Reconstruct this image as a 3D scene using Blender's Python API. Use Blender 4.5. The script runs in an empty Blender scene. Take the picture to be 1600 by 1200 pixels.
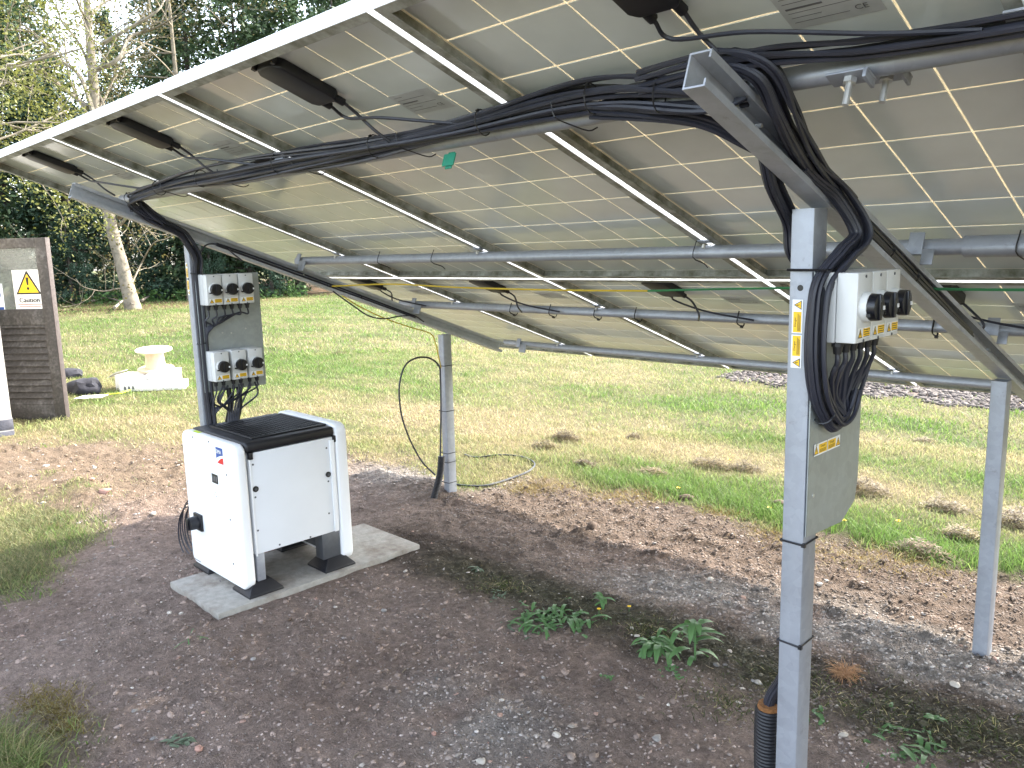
import bpy, bmesh, math, random
import numpy as np
from mathutils import Vector, Matrix

random.seed(7)
RNG = np.random.default_rng(11)
S = bpy.context.scene
COL = S.collection
rad = math.radians

# ------------------------------------------------------------------ camera
FPX = 1250.0
PS, PH, RO, CH = 0.79161667, 0.16287726, -0.02672349, 1.48289403
CAM = np.array([0, 0, CH])
_fw = np.array([-math.sin(PS)*math.cos(PH), math.cos(PS)*math.cos(PH), -math.sin(PH)])
_r0 = np.array([math.cos(PS), math.sin(PS), 0.0])
_u0 = np.cross(_r0, _fw)
_rt = math.cos(RO)*_r0 + math.sin(RO)*_u0
_up = -math.sin(RO)*_r0 + math.cos(RO)*_u0
cam = bpy.data.cameras.new('camera')
camo = bpy.data.objects.new('camera', cam)
COL.objects.link(camo)
cam.sensor_width = 36.0
cam.lens = FPX/1600*36
cam.clip_start, cam.clip_end = 0.05, 1000
camo.matrix_world = Matrix(((_rt[0], _up[0], -_fw[0], 0), (_rt[1], _up[1], -_fw[1], 0), (_rt[2], _up[2], -_fw[2], CH), (0, 0, 0, 1)))
S.camera = camo

# ------------------------------------------------------------------ sky, sun, exposure
SUN_EL = math.atan2(1, math.hypot(.25, 1.2))
SUN_AZ = math.atan2(.25, 1.2)              # from +y towards +x
W = bpy.data.worlds.new('World'); S.world = W; W.use_nodes = True
wn = W.node_tree.nodes; wl = W.node_tree.links
sky = wn.new('ShaderNodeTexSky'); sky.sky_type = 'NISHITA'; sky.sun_disc = False
sky.sun_elevation = SUN_EL; sky.sun_rotation = SUN_AZ
sky.air_density = 1.0; sky.dust_density = 2.2; sky.ozone_density = 1.0
hs = wn.new('ShaderNodeHueSaturation'); hs.inputs['Saturation'].default_value = .55     # thin bright cloud whitens the sky
wl.new(sky.outputs[0], hs.inputs['Color']); wl.new(hs.outputs[0], wn['Background'].inputs[0])
wn['Background'].inputs[1].default_value = 0.15
sl = bpy.data.lights.new('sun', 'SUN'); sl.energy = 2.2; sl.angle = rad(1.5); sl.color = (1, .94, .84)
so = bpy.data.objects.new('sun', sl); COL.objects.link(so)
sdv = Vector((math.sin(SUN_AZ)*math.cos(SUN_EL), math.cos(SUN_AZ)*math.cos(SUN_EL), math.sin(SUN_EL)))
so.rotation_euler = sdv.to_track_quat('Z', 'Y').to_euler()
so.location = (5, 20, 20)
S.view_settings.view_transform = 'Standard'; S.view_settings.look = 'None'
S.view_settings.gamma = 1.0; S.view_settings.use_curve_mapping = False
S.view_settings.exposure = 3.0
S.cycles.max_bounces = 8; S.cycles.diffuse_bounces = 4; S.cycles.transparent_max_bounces = 8

# ------------------------------------------------------------------ where a sight line meets a surface of the place
def ray(u, v): return _fw + (u-800)/FPX*_rt - (v-600)/FPX*_up
def at_z(u, v, z=0.0):
    d = ray(u, v); return CAM + (z-CH)/d[2]*d
def at_y(u, v, y):
    d = ray(u, v); return CAM + y/d[1]*d
def at_x(u, v, x):
    d = ray(u, v); return CAM + x/d[0]*d
def at_d(u, v, t): return CAM + t*ray(u, v)

# array geometry (metres): panel plane, tilt and frame
TH, YT, ZT, X1, PW, PL = 0.35420154, 0.95176, 1.946532, -3.352996, 1.012, 1.67
XA, XB, YN, YF = -3.733, -0.7586, 1.625, 3.119
PUR = (0.453, 1.309, 2.0817, 2.992)
NRM = np.array([0, math.sin(TH), math.cos(TH)]); SD = np.array([0, math.cos(TH), -math.sin(TH)]); O0 = np.array([0, YT, ZT])
EX = np.array([1.0, 0, 0])
def sp(x, s, off=0.0): return O0 + EX*x + SD*s - NRM*off          # point under the panel plane
def on_pl(u, v, off=0.0):
    d = ray(u, v); o = O0-NRM*off; return CAM + ((o-CAM)@NRM)/(d@NRM)*d

# ------------------------------------------------------------------ materials
def srgb(r, g, b):
    f = lambda c: (c/255/12.92 if c/255 <= .04045 else ((c/255+.055)/1.055)**2.4)
    return (f(r), f(g), f(b))
def nmat(name):
    m = bpy.data.materials.new(name); m.use_nodes = True
    nt = m.node_tree; return m, nt, nt.nodes, nt.links, nt.nodes['Principled BSDF']
def pmat(name, col, rough=.5, metal=0., var=.12, scale=25., bump=0., bscale=80., spec=.5, col2=None, mixscale=6., mixlo=.5, mixhi=.7, coat=0.):
    m, nt, n, l, b = nmat(name)
    b.inputs['Roughness'].default_value = rough; b.inputs['Metallic'].default_value = metal
    b.inputs['Specular IOR Level'].default_value = spec
    b.inputs['Coat Weight'].default_value = coat
    tc = n.new('ShaderNodeTexCoord')
    no = n.new('ShaderNodeTexNoise'); no.inputs['Scale'].default_value = scale; no.inputs['Detail'].default_value = 5
    l.new(tc.outputs['Object'], no.inputs['Vector'])
    mr = n.new('ShaderNodeMapRange'); mr.inputs[1].default_value = .25; mr.inputs[2].default_value = .75
    mr.inputs[3].default_value = 1-var; mr.inputs[4].default_value = 1+var
    l.new(no.outputs[0], mr.inputs[0])
    mx = n.new('ShaderNodeVectorMath'); mx.operation = 'SCALE'
    src = None
    if col2:
        n2 = n.new('ShaderNodeTexNoise'); n2.inputs['Scale'].default_value = mixscale; n2.inputs['Detail'].default_value = 7; n2.inputs['Roughness'].default_value = .65
        l.new(tc.outputs['Object'], n2.inputs['Vector'])
        r2 = n.new('ShaderNodeMapRange'); r2.inputs[1].default_value = mixlo; r2.inputs[2].default_value = mixhi
        l.new(n2.outputs[0], r2.inputs[0])
        cm = n.new('ShaderNodeMix'); cm.data_type = 'RGBA'
        cm.inputs[6].default_value = (*col, 1); cm.inputs[7].default_value = (*col2, 1)
        l.new(r2.outputs[0], cm.inputs[0]); l.new(cm.outputs[2], mx.inputs[0])
    else:
        mx.inputs[0].default_value = col
    l.new(mr.outputs[0], mx.inputs['Scale']); l.new(mx.outputs[0], b.inputs['Base Color'])
    if bump:
        bn = n.new('ShaderNodeTexNoise'); bn.inputs['Scale'].default_value = bscale; bn.inputs['Detail'].default_value = 6
        l.new(tc.outputs['Object'], bn.inputs['Vector'])
        bp = n.new('ShaderNodeBump'); bp.inputs['Strength'].default_value = bump; bp.inputs['Distance'].default_value = .01
        l.new(bn.outputs[0], bp.inputs['Height']); l.new(bp.outputs[0], b.inputs['Normal'])
    return m
def galv(name, base, stain=.35):
    m, nt, n, l, b = nmat(name)
    b.inputs['Metallic'].default_value = .55; 
    tc = n.new('ShaderNodeTexCoord')
    vo = n.new('ShaderNodeTexVoronoi'); vo.inputs['Scale'].default_value = 55
    no = n.new('ShaderNodeTexNoise'); no.inputs['Scale'].default_value = 9; no.inputs['Detail'].default_value = 8; no.inputs['Roughness'].default_value = .7
    for q in (vo, no): l.new(tc.outputs['Object'], q.inputs['Vector'])
    sep = n.new('ShaderNodeSeparateColor'); l.new(vo.outputs['Color'], sep.inputs[0])
    a = n.new('ShaderNodeMath'); a.operation = 'MULTIPLY_ADD'; a.inputs[1].default_value = .10; a.inputs[2].default_value = .68
    l.new(sep.outputs[0], a.inputs[0])
    a2 = n.new('ShaderNodeMath'); a2.operation = 'MULTIPLY_ADD'; a2.inputs[1].default_value = .55
    l.new(no.outputs[0], a2.inputs[0]); l.new(a.outputs[0], a2.inputs[2])
    sc = n.new('ShaderNodeVectorMath'); sc.operation = 'SCALE'; sc.inputs[0].default_value = base
    l.new(a2.outputs[0], sc.inputs['Scale'])
    n3 = n.new('ShaderNodeTexNoise'); n3.inputs['Scale'].default_value = 22; n3.inputs['Detail'].default_value = 9; n3.inputs['Roughness'].default_value = .75
    l.new(tc.outputs['Object'], n3.inputs['Vector'])
    r3 = n.new('ShaderNodeMapRange'); r3.inputs[1].default_value = .6; r3.inputs[2].default_value = .74; r3.inputs[4].default_value = stain
    l.new(n3.outputs[0], r3.inputs[0])
    cm = n.new('ShaderNodeMix'); cm.data_type = 'RGBA'; cm.inputs[7].default_value = (.13, .11, .075, 1)
    l.new(r3.outputs[0], cm.inputs[0]); l.new(sc.outputs[0], cm.inputs[6]); l.new(cm.outputs[2], b.inputs['Base Color'])
    rr = n.new('ShaderNodeMapRange'); rr.inputs[3].default_value = .38; rr.inputs[4].default_value = .62
    l.new(no.outputs[0], rr.inputs[0]); l.new(rr.outputs[0], b.inputs['Roughness'])
    bp = n.new('ShaderNodeBump'); bp.inputs['Strength'].default_value = .12; bp.inputs['Distance'].default_value = .004
    l.new(n3.outputs[0], bp.inputs['Height']); l.new(bp.outputs[0], b.inputs['Normal'])
    return m
M = {}
M['galv'] = galv('galvanised_steel', (.315, .335, .375), .6)
M['galv_dull'] = galv('dull_galvanised_steel', (.44, .46, .50), .45)
M['sheet'] = galv('galvanised_sheet', (.335, .365, .365), .12)
M['alu'] = pmat('anodised_aluminium', (.84, .86, .87), .42, .0, .05, 14)
M['alu_dirty'] = pmat('weathered_aluminium', (.40, .41, .39), .6, .1, .2, 30, col2=(.135, .138, .098), mixscale=16, mixlo=.36, mixhi=.66)
M['cell'] = None
M['black'] = pmat('black_plastic', (.006, .0062, .009), .5, 0, .2, 20)
M['cable'] = pmat('cable_sheath', (.021, .0225, .033), .45, 0, .35, 12)
M['tie'] = pmat('cable_tie_plastic', (.01, .01, .012), .4)
M['white'] = pmat('white_powder_coat', (.80, .81, .82), .42, 0, .025, 5, bump=.03, bscale=400)
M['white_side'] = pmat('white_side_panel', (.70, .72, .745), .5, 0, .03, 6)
M['plastic'] = pmat('light_grey_plastic', (.58, .585, .57), .5, 0, .05, 20)
M['plastic2'] = pmat('pale_grey_plastic', (.50, .51, .51), .5, 0, .05, 20)
M['knob'] = pmat('black_knob', (.005, .0055, .009), .35)
M['yellow'] = pmat('yellow_print', (.86, .52, .01), .45, 0, .05)
M['paper'] = pmat('white_print', (.78, .78, .76), .45, 0, .04)
M['ink'] = pmat('black_print', (.015, .014, .012), .5)
M['greyink'] = pmat('grey_print', (.11, .11, .12), .5)
M['blue'] = pmat('blue_print', (.02, .075, .30), .4)
M['red'] = pmat('red_print', (.62, .02, .025), .4)
M['dark_metal'] = pmat('dark_grey_metal', (.10, .105, .115), .45, .5, .15)
M['bolt'] = pmat('zinc_bolt', (.55, .55, .53), .4, .7, .2, 60)
M['concrete'] = pmat('concrete_slab', (.285, .27, .24), .85, 0, .2, 30, .35, 120, col2=(.15, .115, .088), mixscale=6, mixlo=.46, mixhi=.72)
M['foam'] = pmat('orange_foam', (.20, .085, .025), .9, 0, .35, 60, .6, 90)
M['earth_wire'] = pmat('green_earth_wire', (.03, .16, .06), .45)
M['earth_yellow'] = pmat('yellow_green_wire', (.50, .36, .03), .45)
M['tape'] = pmat('green_tape', (.01, .20, .12), .5)
M['timber'] = pmat('weathered_brown_timber', (.050, .045, .041), .8, 0, .35, 40, .3, 60, col2=(.095, .090, .085), mixscale=10)
M['timber_red'] = pmat('reddish_timber_edge', (.05, .038, .034), .75, 0, .3, 30, .3, 60)
M['cardboard'] = pmat('white_card', (.74, .72, .67), .8, 0, .06)
M['ply'] = pmat('pale_plywood', (.60, .46, .33), .75, 0, .12, 14)
M['ply2'] = pmat('pale_plywood_face', (.70, .63, .52), .75, 0, .1, 10)
M['cloth'] = pmat('black_cloth', (.012, .012, .018), .9, 0, .4, 20, .5, 30)
M['orange'] = pmat('orange_cloth', (.6, .13, .02), .8)
M['fluoro'] = pmat('fluorescent_string', (.55, .70, .02), .6)
M['render'] = pmat('pebbledash', (.50, .47, .42), .95, 0, .45, 130, 1.0, 150)
M['slate'] = pmat('dark_slate', (.07, .07, .085), .7, 0, .3, 20, .4, 60)
M['mortar'] = pmat('pale_mortar', (.40, .38, .35), .9)
M['roofing'] = pmat('grey_roofing', (.10, .10, .105), .8)
M['stone_pale'] = pmat('pale_stone', (.40, .36, .31), .85, 0, .3, 25, .3, 60)
M['stone_pink'] = pmat('pink_stone', (.30, .17, .13), .85, 0, .3, 25, .3, 60)
M['stone_grey'] = pmat('grey_stone', (.22, .205, .19), .85, 0, .3, 25, .3, 60)
M['soilclod'] = pmat('dark_soil_clod', (.085, .058, .042), .95, 0, .4, 60, .5, 80)
M['bark'] = pmat('pale_bark', (.20, .17, .125), .9, 0, .35, 6, .8, 14, col2=(.085, .078, .055), mixscale=5)
M['bark_dark'] = pmat('dark_bark', (.06, .05, .042), .9, 0, .4, 8, .6, 10)
M['petal'] = pmat('yellow_petal', (.85, .58, .01), .6)
M['straw'] = pmat('dead_straw', (.34, .19, .095), .9, 0, .3, 50)

def cell_mat():
    m, nt, n, l, b = nmat('cell_rear')
    tc = n.new('ShaderNodeTexCoord'); no = n.new('ShaderNodeTexNoise'); no.inputs['Scale'].default_value = 5; no.inputs['Detail'].default_value = 6
    oi = n.new('ShaderNodeObjectInfo')
    l.new(tc.outputs['Object'], no.inputs['Vector'])
    mr = n.new('ShaderNodeMapRange'); mr.inputs[3].default_value = .80; mr.inputs[4].default_value = 1.16
    l.new(no.outputs[0], mr.inputs[0])
    m2 = n.new('ShaderNodeMath'); m2.operation = 'MULTIPLY_ADD'; m2.inputs[1].default_value = .10
    l.new(oi.outputs['Random'], m2.inputs[0]); l.new(mr.outputs[0], m2.inputs[2])
    sc = n.new('ShaderNodeVectorMath'); sc.operation = 'SCALE'; sc.inputs[0].default_value = (.61, .66, .66)
    l.new(m2.outputs[0], sc.inputs['Scale']); l.new(sc.outputs[0], b.inputs['Base Color'])
    geo = n.new('ShaderNodeNewGeometry')
    n2 = n.new('ShaderNodeTexNoise'); n2.inputs['Scale'].default_value = 2.3; n2.inputs['Detail'].default_value = 7
    l.new(geo.outputs['Position'], n2.inputs['Vector'])
    r2 = n.new('ShaderNodeMapRange'); r2.inputs[1].default_value = .3; r2.inputs[2].default_value = .7; r2.inputs[3].default_value = .08; r2.inputs[4].default_value = .24
    l.new(n2.outputs[0], r2.inputs[0]); l.new(r2.outputs[0], b.inputs['Roughness'])
    b.inputs['Specular IOR Level'].default_value = .5
    return m
M['cell'] = cell_mat()
def backsheet_mat():
    m, nt, n, l, b = nmat('translucent_backsheet')
    b.inputs['Base Color'].default_value = (.78, .70, .55, 1); b.inputs['Roughness'].default_value = .2
    tr = n.new('ShaderNodeBsdfTranslucent'); tr.inputs[0].default_value = (.66, .60, .48, 1)
    mx = n.new('ShaderNodeMixShader'); mx.inputs[0].default_value = .45
    l.new(b.outputs[0], mx.inputs[1]); l.new(tr.outputs[0], mx.inputs[2]); l.new(mx.outputs[0], n['Material Output'].inputs[0])
    return m
M['backsheet'] = backsheet_mat()
def gap_mat():  # translucent white for the added strips that close the panel gaps
    m, nt, n, l, b = nmat('added_gap_strip_white')
    b.inputs['Base Color'].default_value = (.85, .86, .88, 1); b.inputs['Roughness'].default_value = .5
    tr = n.new('ShaderNodeBsdfTranslucent'); tr.inputs[0].default_value = (.85, .87, .9, 1)
    mx = n.new('ShaderNodeMixShader'); mx.inputs[0].default_value = .6
    l.new(b.outputs[0], mx.inputs[1]); l.new(tr.outputs[0], mx.inputs[2]); l.new(mx.outputs[0], n['Material Output'].inputs[0])
    return m
M['gap'] = gap_mat()
def leaf_mat(name, c1, c2, trans=.35, attr=None, rough=.55):
    m, nt, n, l, b = nmat(name)
    b.inputs['Roughness'].default_value = rough
    b.inputs['Specular IOR Level'].default_value = .3
    if attr:
        at = n.new('ShaderNodeAttribute'); at.attribute_name = attr; col = at.outputs['Color']
    else:
        geo = n.new('ShaderNodeNewGeometry'); 
        cm = n.new('ShaderNodeMix'); cm.data_type = 'RGBA'; cm.inputs[6].default_value = (*c1, 1); cm.inputs[7].default_value = (*c2, 1)
        l.new(geo.outputs['Random Per Island'], cm.inputs[0]); col = cm.outputs[2]
    l.new(col, b.inputs['Base Color'])
    tr = n.new('ShaderNodeBsdfTranslucent'); l.new(col, tr.inputs[0])
    mx = n.new('ShaderNodeMixShader'); mx.inputs[0].default_value = trans
    l.new(b.outputs[0], mx.inputs[1]); l.new(tr.outputs[0], mx.inputs[2]); l.new(mx.outputs[0], n['Material Output'].inputs[0])
    return m
M['conifer'] = leaf_mat('conifer_foliage', (.026, .052, .024), (.085, .13, .055), .18)
M['conifer_blue'] = leaf_mat('blue_conifer_foliage', (.022, .048, .032), (.06, .105, .06), .18)
M['spring_leaf'] = leaf_mat('spring_leaves', (.085, .095, .022), (.17, .175, .045), .4)
M['bud'] = leaf_mat('brown_green_buds', (.085, .072, .03), (.14, .125, .045), .4)
M['weed'] = leaf_mat('weed_leaf', (.06, .14, .045), (.13, .24, .09), .3)
M['weed_grey'] = leaf_mat('grey_green_weed', (.09, .13, .08), (.16, .20, .13), .3)
M['nettle'] = leaf_mat('undergrowth_leaf', (.05, .11, .03), (.11, .20, .06), .35)
M['grass'] = leaf_mat('grass_blades', None, None, .4, 'tint', .6)
M['grit'] = pmat('grit', (.2, .2, .2), .9)
def attr_mat(name, rough, bump=0, bs=100):
    m, nt, n, l, b = nmat(name)
    at = n.new('ShaderNodeAttribute'); at.attribute_name = 'tint'
    b.inputs['Roughness'].default_value = rough; b.inputs['Specular IOR Level'].default_value = .25
    l.new(at.outputs['Color'], b.inputs['Base Color'])
    return m
M['grit'] = attr_mat('grit_and_stones', .9)
def ground_mat():
    m, nt, n, l, b = nmat('ground_surface')
    at = n.new('ShaderNodeAttribute'); at.attribute_name = 'tint'
    geo = n.new('ShaderNodeNewGeometry')
    def noise(sc, det=8, ro=.65):
        q = n.new('ShaderNodeTexNoise'); q.inputs['Scale'].default_value = sc; q.inputs['Detail'].default_value = det; q.inputs['Roughness'].default_value = ro
        l.new(geo.outputs['Position'], q.inputs['Vector']); return q
    a = noise(38); c = noise(170, 4)
    mr = n.new('ShaderNodeMapRange'); mr.inputs[1].default_value = .3; mr.inputs[2].default_value = .7; mr.inputs[3].default_value = .62; mr.inputs[4].default_value = 1.36
    l.new(a.outputs[0], mr.inputs[0])
    mr2 = n.new('ShaderNodeMapRange'); mr2.inputs[1].default_value = .3; mr2.inputs[2].default_value = .7; mr2.inputs[3].default_value = .72; mr2.inputs[4].default_value = 1.28
    l.new(c.outputs[0], mr2.inputs[0])
    mu = n.new('ShaderNodeMath'); mu.operation = 'MULTIPLY'; l.new(mr.outputs[0], mu.inputs[0]); l.new(mr2.outputs[0], mu.inputs[1])
    sc = n.new('ShaderNodeVectorMath'); sc.operation = 'SCALE'; l.new(at.outputs['Color'], sc.inputs[0]); l.new(mu.outputs[0], sc.inputs['Scale'])
    l.new(sc.outputs[0], b.inputs['Base Color'])
    b.inputs['Roughness'].default_value = .95; b.inputs['Specular IOR Level'].default_value = .15
    bp = n.new('ShaderNodeBump'); bp.inputs['Strength'].default_value = 1.0; bp.inputs['Distance'].default_value = .022
    ad = n.new('ShaderNodeMath'); ad.operation = 'ADD'; l.new(a.outputs[0], ad.inputs[0]); l.new(c.outputs[0], ad.inputs[1])
    l.new(ad.outputs[0], bp.inputs['Height']); l.new(bp.outputs[0], b.inputs['Normal'])
    return m
M['ground'] = ground_mat()
def glass_mat():
    m, nt, n, l, b = nmat('dusty_glass')
    tr = n.new('ShaderNodeBsdfTransparent'); tr.inputs[0].default_value = (.8, .85, .83, 1)
    b.inputs['Base Color'].default_value = (.25, .26, .25, 1); b.inputs['Roughness'].default_value = .03; b.inputs['Specular IOR Level'].default_value = .8
    mx = n.new('ShaderNodeMixShader'); mx.inputs[0].default_value = .42
    l.new(tr.outputs[0], mx.inputs[1]); l.new(b.outputs[0], mx.inputs[2]); l.new(mx.outputs[0], n['Material Output'].inputs[0])
    return m
M['glass'] = glass_mat()

# ------------------------------------------------------------------ objects and mesh helpers
OFF = {}
def tag(o, label=None, cat=None, group=None, kind=None):
    if label: o['label'] = label
    if cat: o['category'] = cat
    if group: o['group'] = group
    if kind: o['kind'] = kind
    return o
def thing(name, label, cat, loc=(0, 0, 0), group=None, rot=None):
    o = bpy.data.objects.new(name, None); COL.objects.link(o); o.location = loc; o.empty_display_size = .1
    if rot: o.rotation_euler = rot
    OFF[o.name] = np.zeros(3) if rot else np.array(loc, float)
    return tag(o, label, cat, group)
def dup(root, loc, label=None, rot=None):
    def cp(o, par):
        c = o.copy(); COL.objects.link(c)
        if par: c.parent = par
        for ch in o.children: cp(ch, c)
        return c
    r = cp(root, None); r.location = loc
    if rot: r.rotation_euler = rot
    if label: r['label'] = label
    OFF[r.name] = np.zeros(3)
    return r
def nz(v): v = np.asarray(v, float); return v/np.linalg.norm(v)
class MB:
    def __init__(s): s.v = []; s.f = []; s.m = []
    def add(s, vs, fs, mi=0):
        b = len(s.v); s.v += [tuple(map(float, q)) for q in vs]
        s.f += [tuple(b+i for i in f) for f in fs]; s.m += [mi]*len(fs); return s
    def obox(s, c, a, b, d, mi=0):       # centre and three half vectors
        c, a, b, d = [np.asarray(q, float) for q in (c, a, b, d)]
        vs = [c+i*a+j*b+k*d for k in (-1, 1) for j in (-1, 1) for i in (-1, 1)]
        fs = [(0, 2, 3, 1), (4, 5, 7, 6), (0, 1, 5, 4), (2, 6, 7, 3), (0, 4, 6, 2), (1, 3, 7, 5)]
        if np.dot(np.cross(a, b), d) < 0: fs = [f[::-1] for f in fs]
        return s.add(vs, fs, mi)
    def box(s, x0, x1, y0, y1, z0, z1, mi=0):
        return s.obox(((x0+x1)/2, (y0+y1)/2, (z0+z1)/2), (abs(x1-x0)/2, 0, 0), (0, abs(y1-y0)/2, 0), (0, 0, abs(z1-z0)/2), mi)
    def tube(s, path, r, n=6, mi=0, closed=False, caps=True):
        P = np.asarray(path, float); k = len(P)
        rr = np.full(k, r) if np.isscalar(r) else np.asarray(r, float)
        T = np.zeros_like(P)
        for i in range(k):
            a = P[(i-1) % k] if (closed or i > 0) else P[i]; b = P[(i+1) % k] if (closed or i < k-1) else P[i]
            T[i] = (b-a)/max(np.linalg.norm(b-a), 1e-9)
        u = np.cross(T[0], (0, 0, 1));
        if np.linalg.norm(u) < .1: u = np.cross(T[0], (1, 0, 0))
        u = nz(u); vs = []
        for i in range(k):
            u = u - T[i]*np.dot(u, T[i]); u = u/max(np.linalg.norm(u), 1e-9); w = np.cross(T[i], u)
            for j in range(n):
                a = 2*math.pi*j/n; vs.append(P[i]+rr[i]*(math.cos(a)*u+math.sin(a)*w))
        fs = []
        for i in range(k if closed else k-1):
            a = i*n; b = ((i+1) % k)*n
            for j in range(n): fs.append((a+j, a+(j+1) % n, b+(j+1) % n, b+j))
        if caps and not closed:
            fs.append(tuple(range(n-1, -1, -1))); fs.append(tuple((k-1)*n+j for j in range(n)))
        return s.add(vs, fs, mi)
    def cyl(s, c, ax, r, h, n=20, mi=0, r2=None):
        c = np.asarray(c, float); ax = nz(ax); return s.tube([c, c+ax*h], [r, r if r2 is None else r2], n, mi)
    def prism(s, pts, o, u, v, d, mi=0):   # 2D outline in (u,v), extruded by vector d
        o, u, v, d = [np.asarray(q, float) for q in (o, u, v, d)]
        k = len(pts); A = [o+u*p[0]+v*p[1] for p in pts]; B = [q+d for q in A]
        fs = [tuple(range(k))[::-1], tuple(range(k, 2*k))]+[(i, (i+1) % k, k+(i+1) % k, k+i) for i in range(k)]
        area = sum(pts[i][0]*pts[(i+1) % k][1]-pts[(i+1) % k][0]*pts[i][1] for i in range(k))
        if area*np.dot(np.cross(u, v), d) < 0: fs = [f[::-1] for f in fs]
        return s.add(A+B, fs, mi)
    def flat(s, pts, o, u, v, mi=0, tris=None):
        o, u, v = [np.asarray(q, float) for q in (o, u, v)]
        A = [o+u*p[0]+v*p[1] for p in pts]
        return s.add(A, tris or [tuple(range(len(pts)))], mi)
    def build(s, name, mats, parent=None, smooth=False, bevel=0, seg=2, label=None, kind=None):
        me = bpy.data.meshes.new(name)
        off = OFF.get(root_of(parent).name, np.zeros(3)) if parent else np.zeros(3)
        V = np.asarray(s.v, float)-off
        me.from_pydata([tuple(q) for q in V], [], s.f)
        if not isinstance(mats, (list, tuple)): mats = [mats]
        for m in mats: me.materials.append(M[m] if isinstance(m, str) else m)
        me.polygons.foreach_set('material_index', s.m)
        if bevel:
            bm = bmesh.new(); bm.from_mesh(me)
            es = [e for e in bm.edges if len(e.link_faces) == 2 and e.calc_face_angle(0) > .5]
            bmesh.ops.bevel(bm, geom=es, offset=bevel, segments=seg, affect='EDGES', profile=.5, clamp_overlap=True)
            bm.to_mesh(me); bm.free()
        if smooth or bevel:
            me.polygons.foreach_set('use_smooth', [True]*len(me.polygons))
            try: me.set_sharp_from_angle(angle=rad(40))
            except Exception: pass
        me.update()
        o = bpy.data.objects.new(name, me); COL.objects.link(o)
        if parent: o.parent = parent
        if label: o['label'] = label
        if kind: o['kind'] = kind
        return o
def root_of(o):
    while o.parent: o = o.parent
    return o
def big_mesh(name, V, F, mat, tint=None, nper=None):
    """fast mesh from arrays; F is (n,k) of one polygon size; tint per vertex"""
    me = bpy.data.meshes.new(name); k = F.shape[1]
    me.vertices.add(len(V)); me.vertices.foreach_set('co', np.asarray(V, np.float32).ravel())
    me.loops.add(F.size); me.loops.foreach_set('vertex_index', F.ravel().astype(np.int32))
    me.polygons.add(len(F)); me.polygons.foreach_set('loop_start', (np.arange(len(F))*k).astype(np.int32))
    me.update(calc_edges=True); me.validate()
    if tint is not None:
        a = me.color_attributes.new('tint', 'FLOAT_COLOR', 'POINT')
        c = np.ones((len(V), 4), np.float32); c[:, :3] = tint; a.data.foreach_set('color', c.ravel())
    me.materials.append(M[mat] if isinstance(mat, str) else mat)
    o = bpy.data.objects.new(name, me); COL.objects.link(o); return o
def spline(P, n=8):
    P = np.asarray(P, float); out = []
    Q = np.vstack([2*P[0]-P[1], P, 2*P[-1]-P[-2]])
    for i in range(1, len(Q)-2):
        for t in np.linspace(0, 1, n, endpoint=False):
            a, b, c, d = Q[i-1], Q[i], Q[i+1], Q[i+2]
            out.append(.5*((2*b)+(-a+c)*t+(2*a-5*b+4*c-d)*t*t+(-a+3*b-3*c+d)*t**3))
    out.append(P[-1]); return np.array(out)
_TX = {}
def text_geo(t, size):
    if t not in _TX:
        cu = bpy.data.curves.new('lettering', 'FONT'); cu.body = t; cu.size = 1; cu.align_x = 'CENTER'; cu.resolution_u = 2
        ob = bpy.data.objects.new('lettering', cu); COL.objects.link(ob)
        dg = bpy.context.evaluated_depsgraph_get(); dg.update()
        me = bpy.data.meshes.new_from_object(ob.evaluated_get(dg))
        _TX[t] = ([(v.co.x, v.co.y) for v in me.vertices], [tuple(p.vertices) for p in me.polygons])
        bpy.data.objects.remove(ob); bpy.data.curves.remove(cu); bpy.data.meshes.remove(me)
    v, f = _TX[t]; return [(a*size, b*size) for a, b in v], f
def put_text(mb, t, size, o, u, v, mi):
    pts, fs = text_geo(t, size); mb.flat(pts, o, u, v, mi, fs)
def rrect(w, h, r, n=5):
    out = []
    for cx, cy, a0 in ((w/2-r, h/2-r, 0), (-w/2+r, h/2-r, 90), (-w/2+r, -h/2+r, 180), (w/2-r, -h/2+r, 270)):
        for i in range(n+1):
            a = rad(a0+90*i/n); out.append((cx+r*math.cos(a), cy+r*math.sin(a)))
    return out

# ------------------------------------------------------------------ noise and ground fields
def vnoise(x, y, seed=0):
    xi = np.floor(x).astype(np.int64); yi = np.floor(y).astype(np.int64); xf = x-xi; yf = y-yi
    def h(a, b):
        q = (a*374761393+b*668265263+seed*974634777) & 0xffffffff
        q = ((q ^ (q >> 13))*1274126177) & 0xffffffff
        return ((q ^ (q >> 16)) & 0xffff)/65535.0
    u = xf*xf*(3-2*xf); w = yf*yf*(3-2*yf)
    return (h(xi, yi)*(1-u)+h(xi+1, yi)*u)*(1-w)+(h(xi, yi+1)*(1-u)+h(xi+1, yi+1)*u)*w
def fbm(x, y, seed=0, oct=4):
    s = 0; a = .5; t = 0
    for i in range(oct):
        s = s+a*vnoise(x*2**i+17.3*i, y*2**i-9.1*i, seed+i); t += a; a *= .55
    return s/t
def sstep(a, b, x):
    t = np.clip((x-a)/(b-a), 0, 1); return t*t*(3-2*t)
SOIL = [at_z(*q)[:2] for q in [(0, 945), (60, 905), (112, 860), (95, 812), (50, 785), (0, 775), (-80, 760), (-90, 700), (0, 694), (130, 684), (280, 686), (430, 695), (560, 700), (650, 722), (725, 768), (800, 748), (850, 745), (1000, 768), (1100, 792), (1230, 835), (1350, 852), (1480, 885), (1600, 902), (1900, 960)]]
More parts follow.
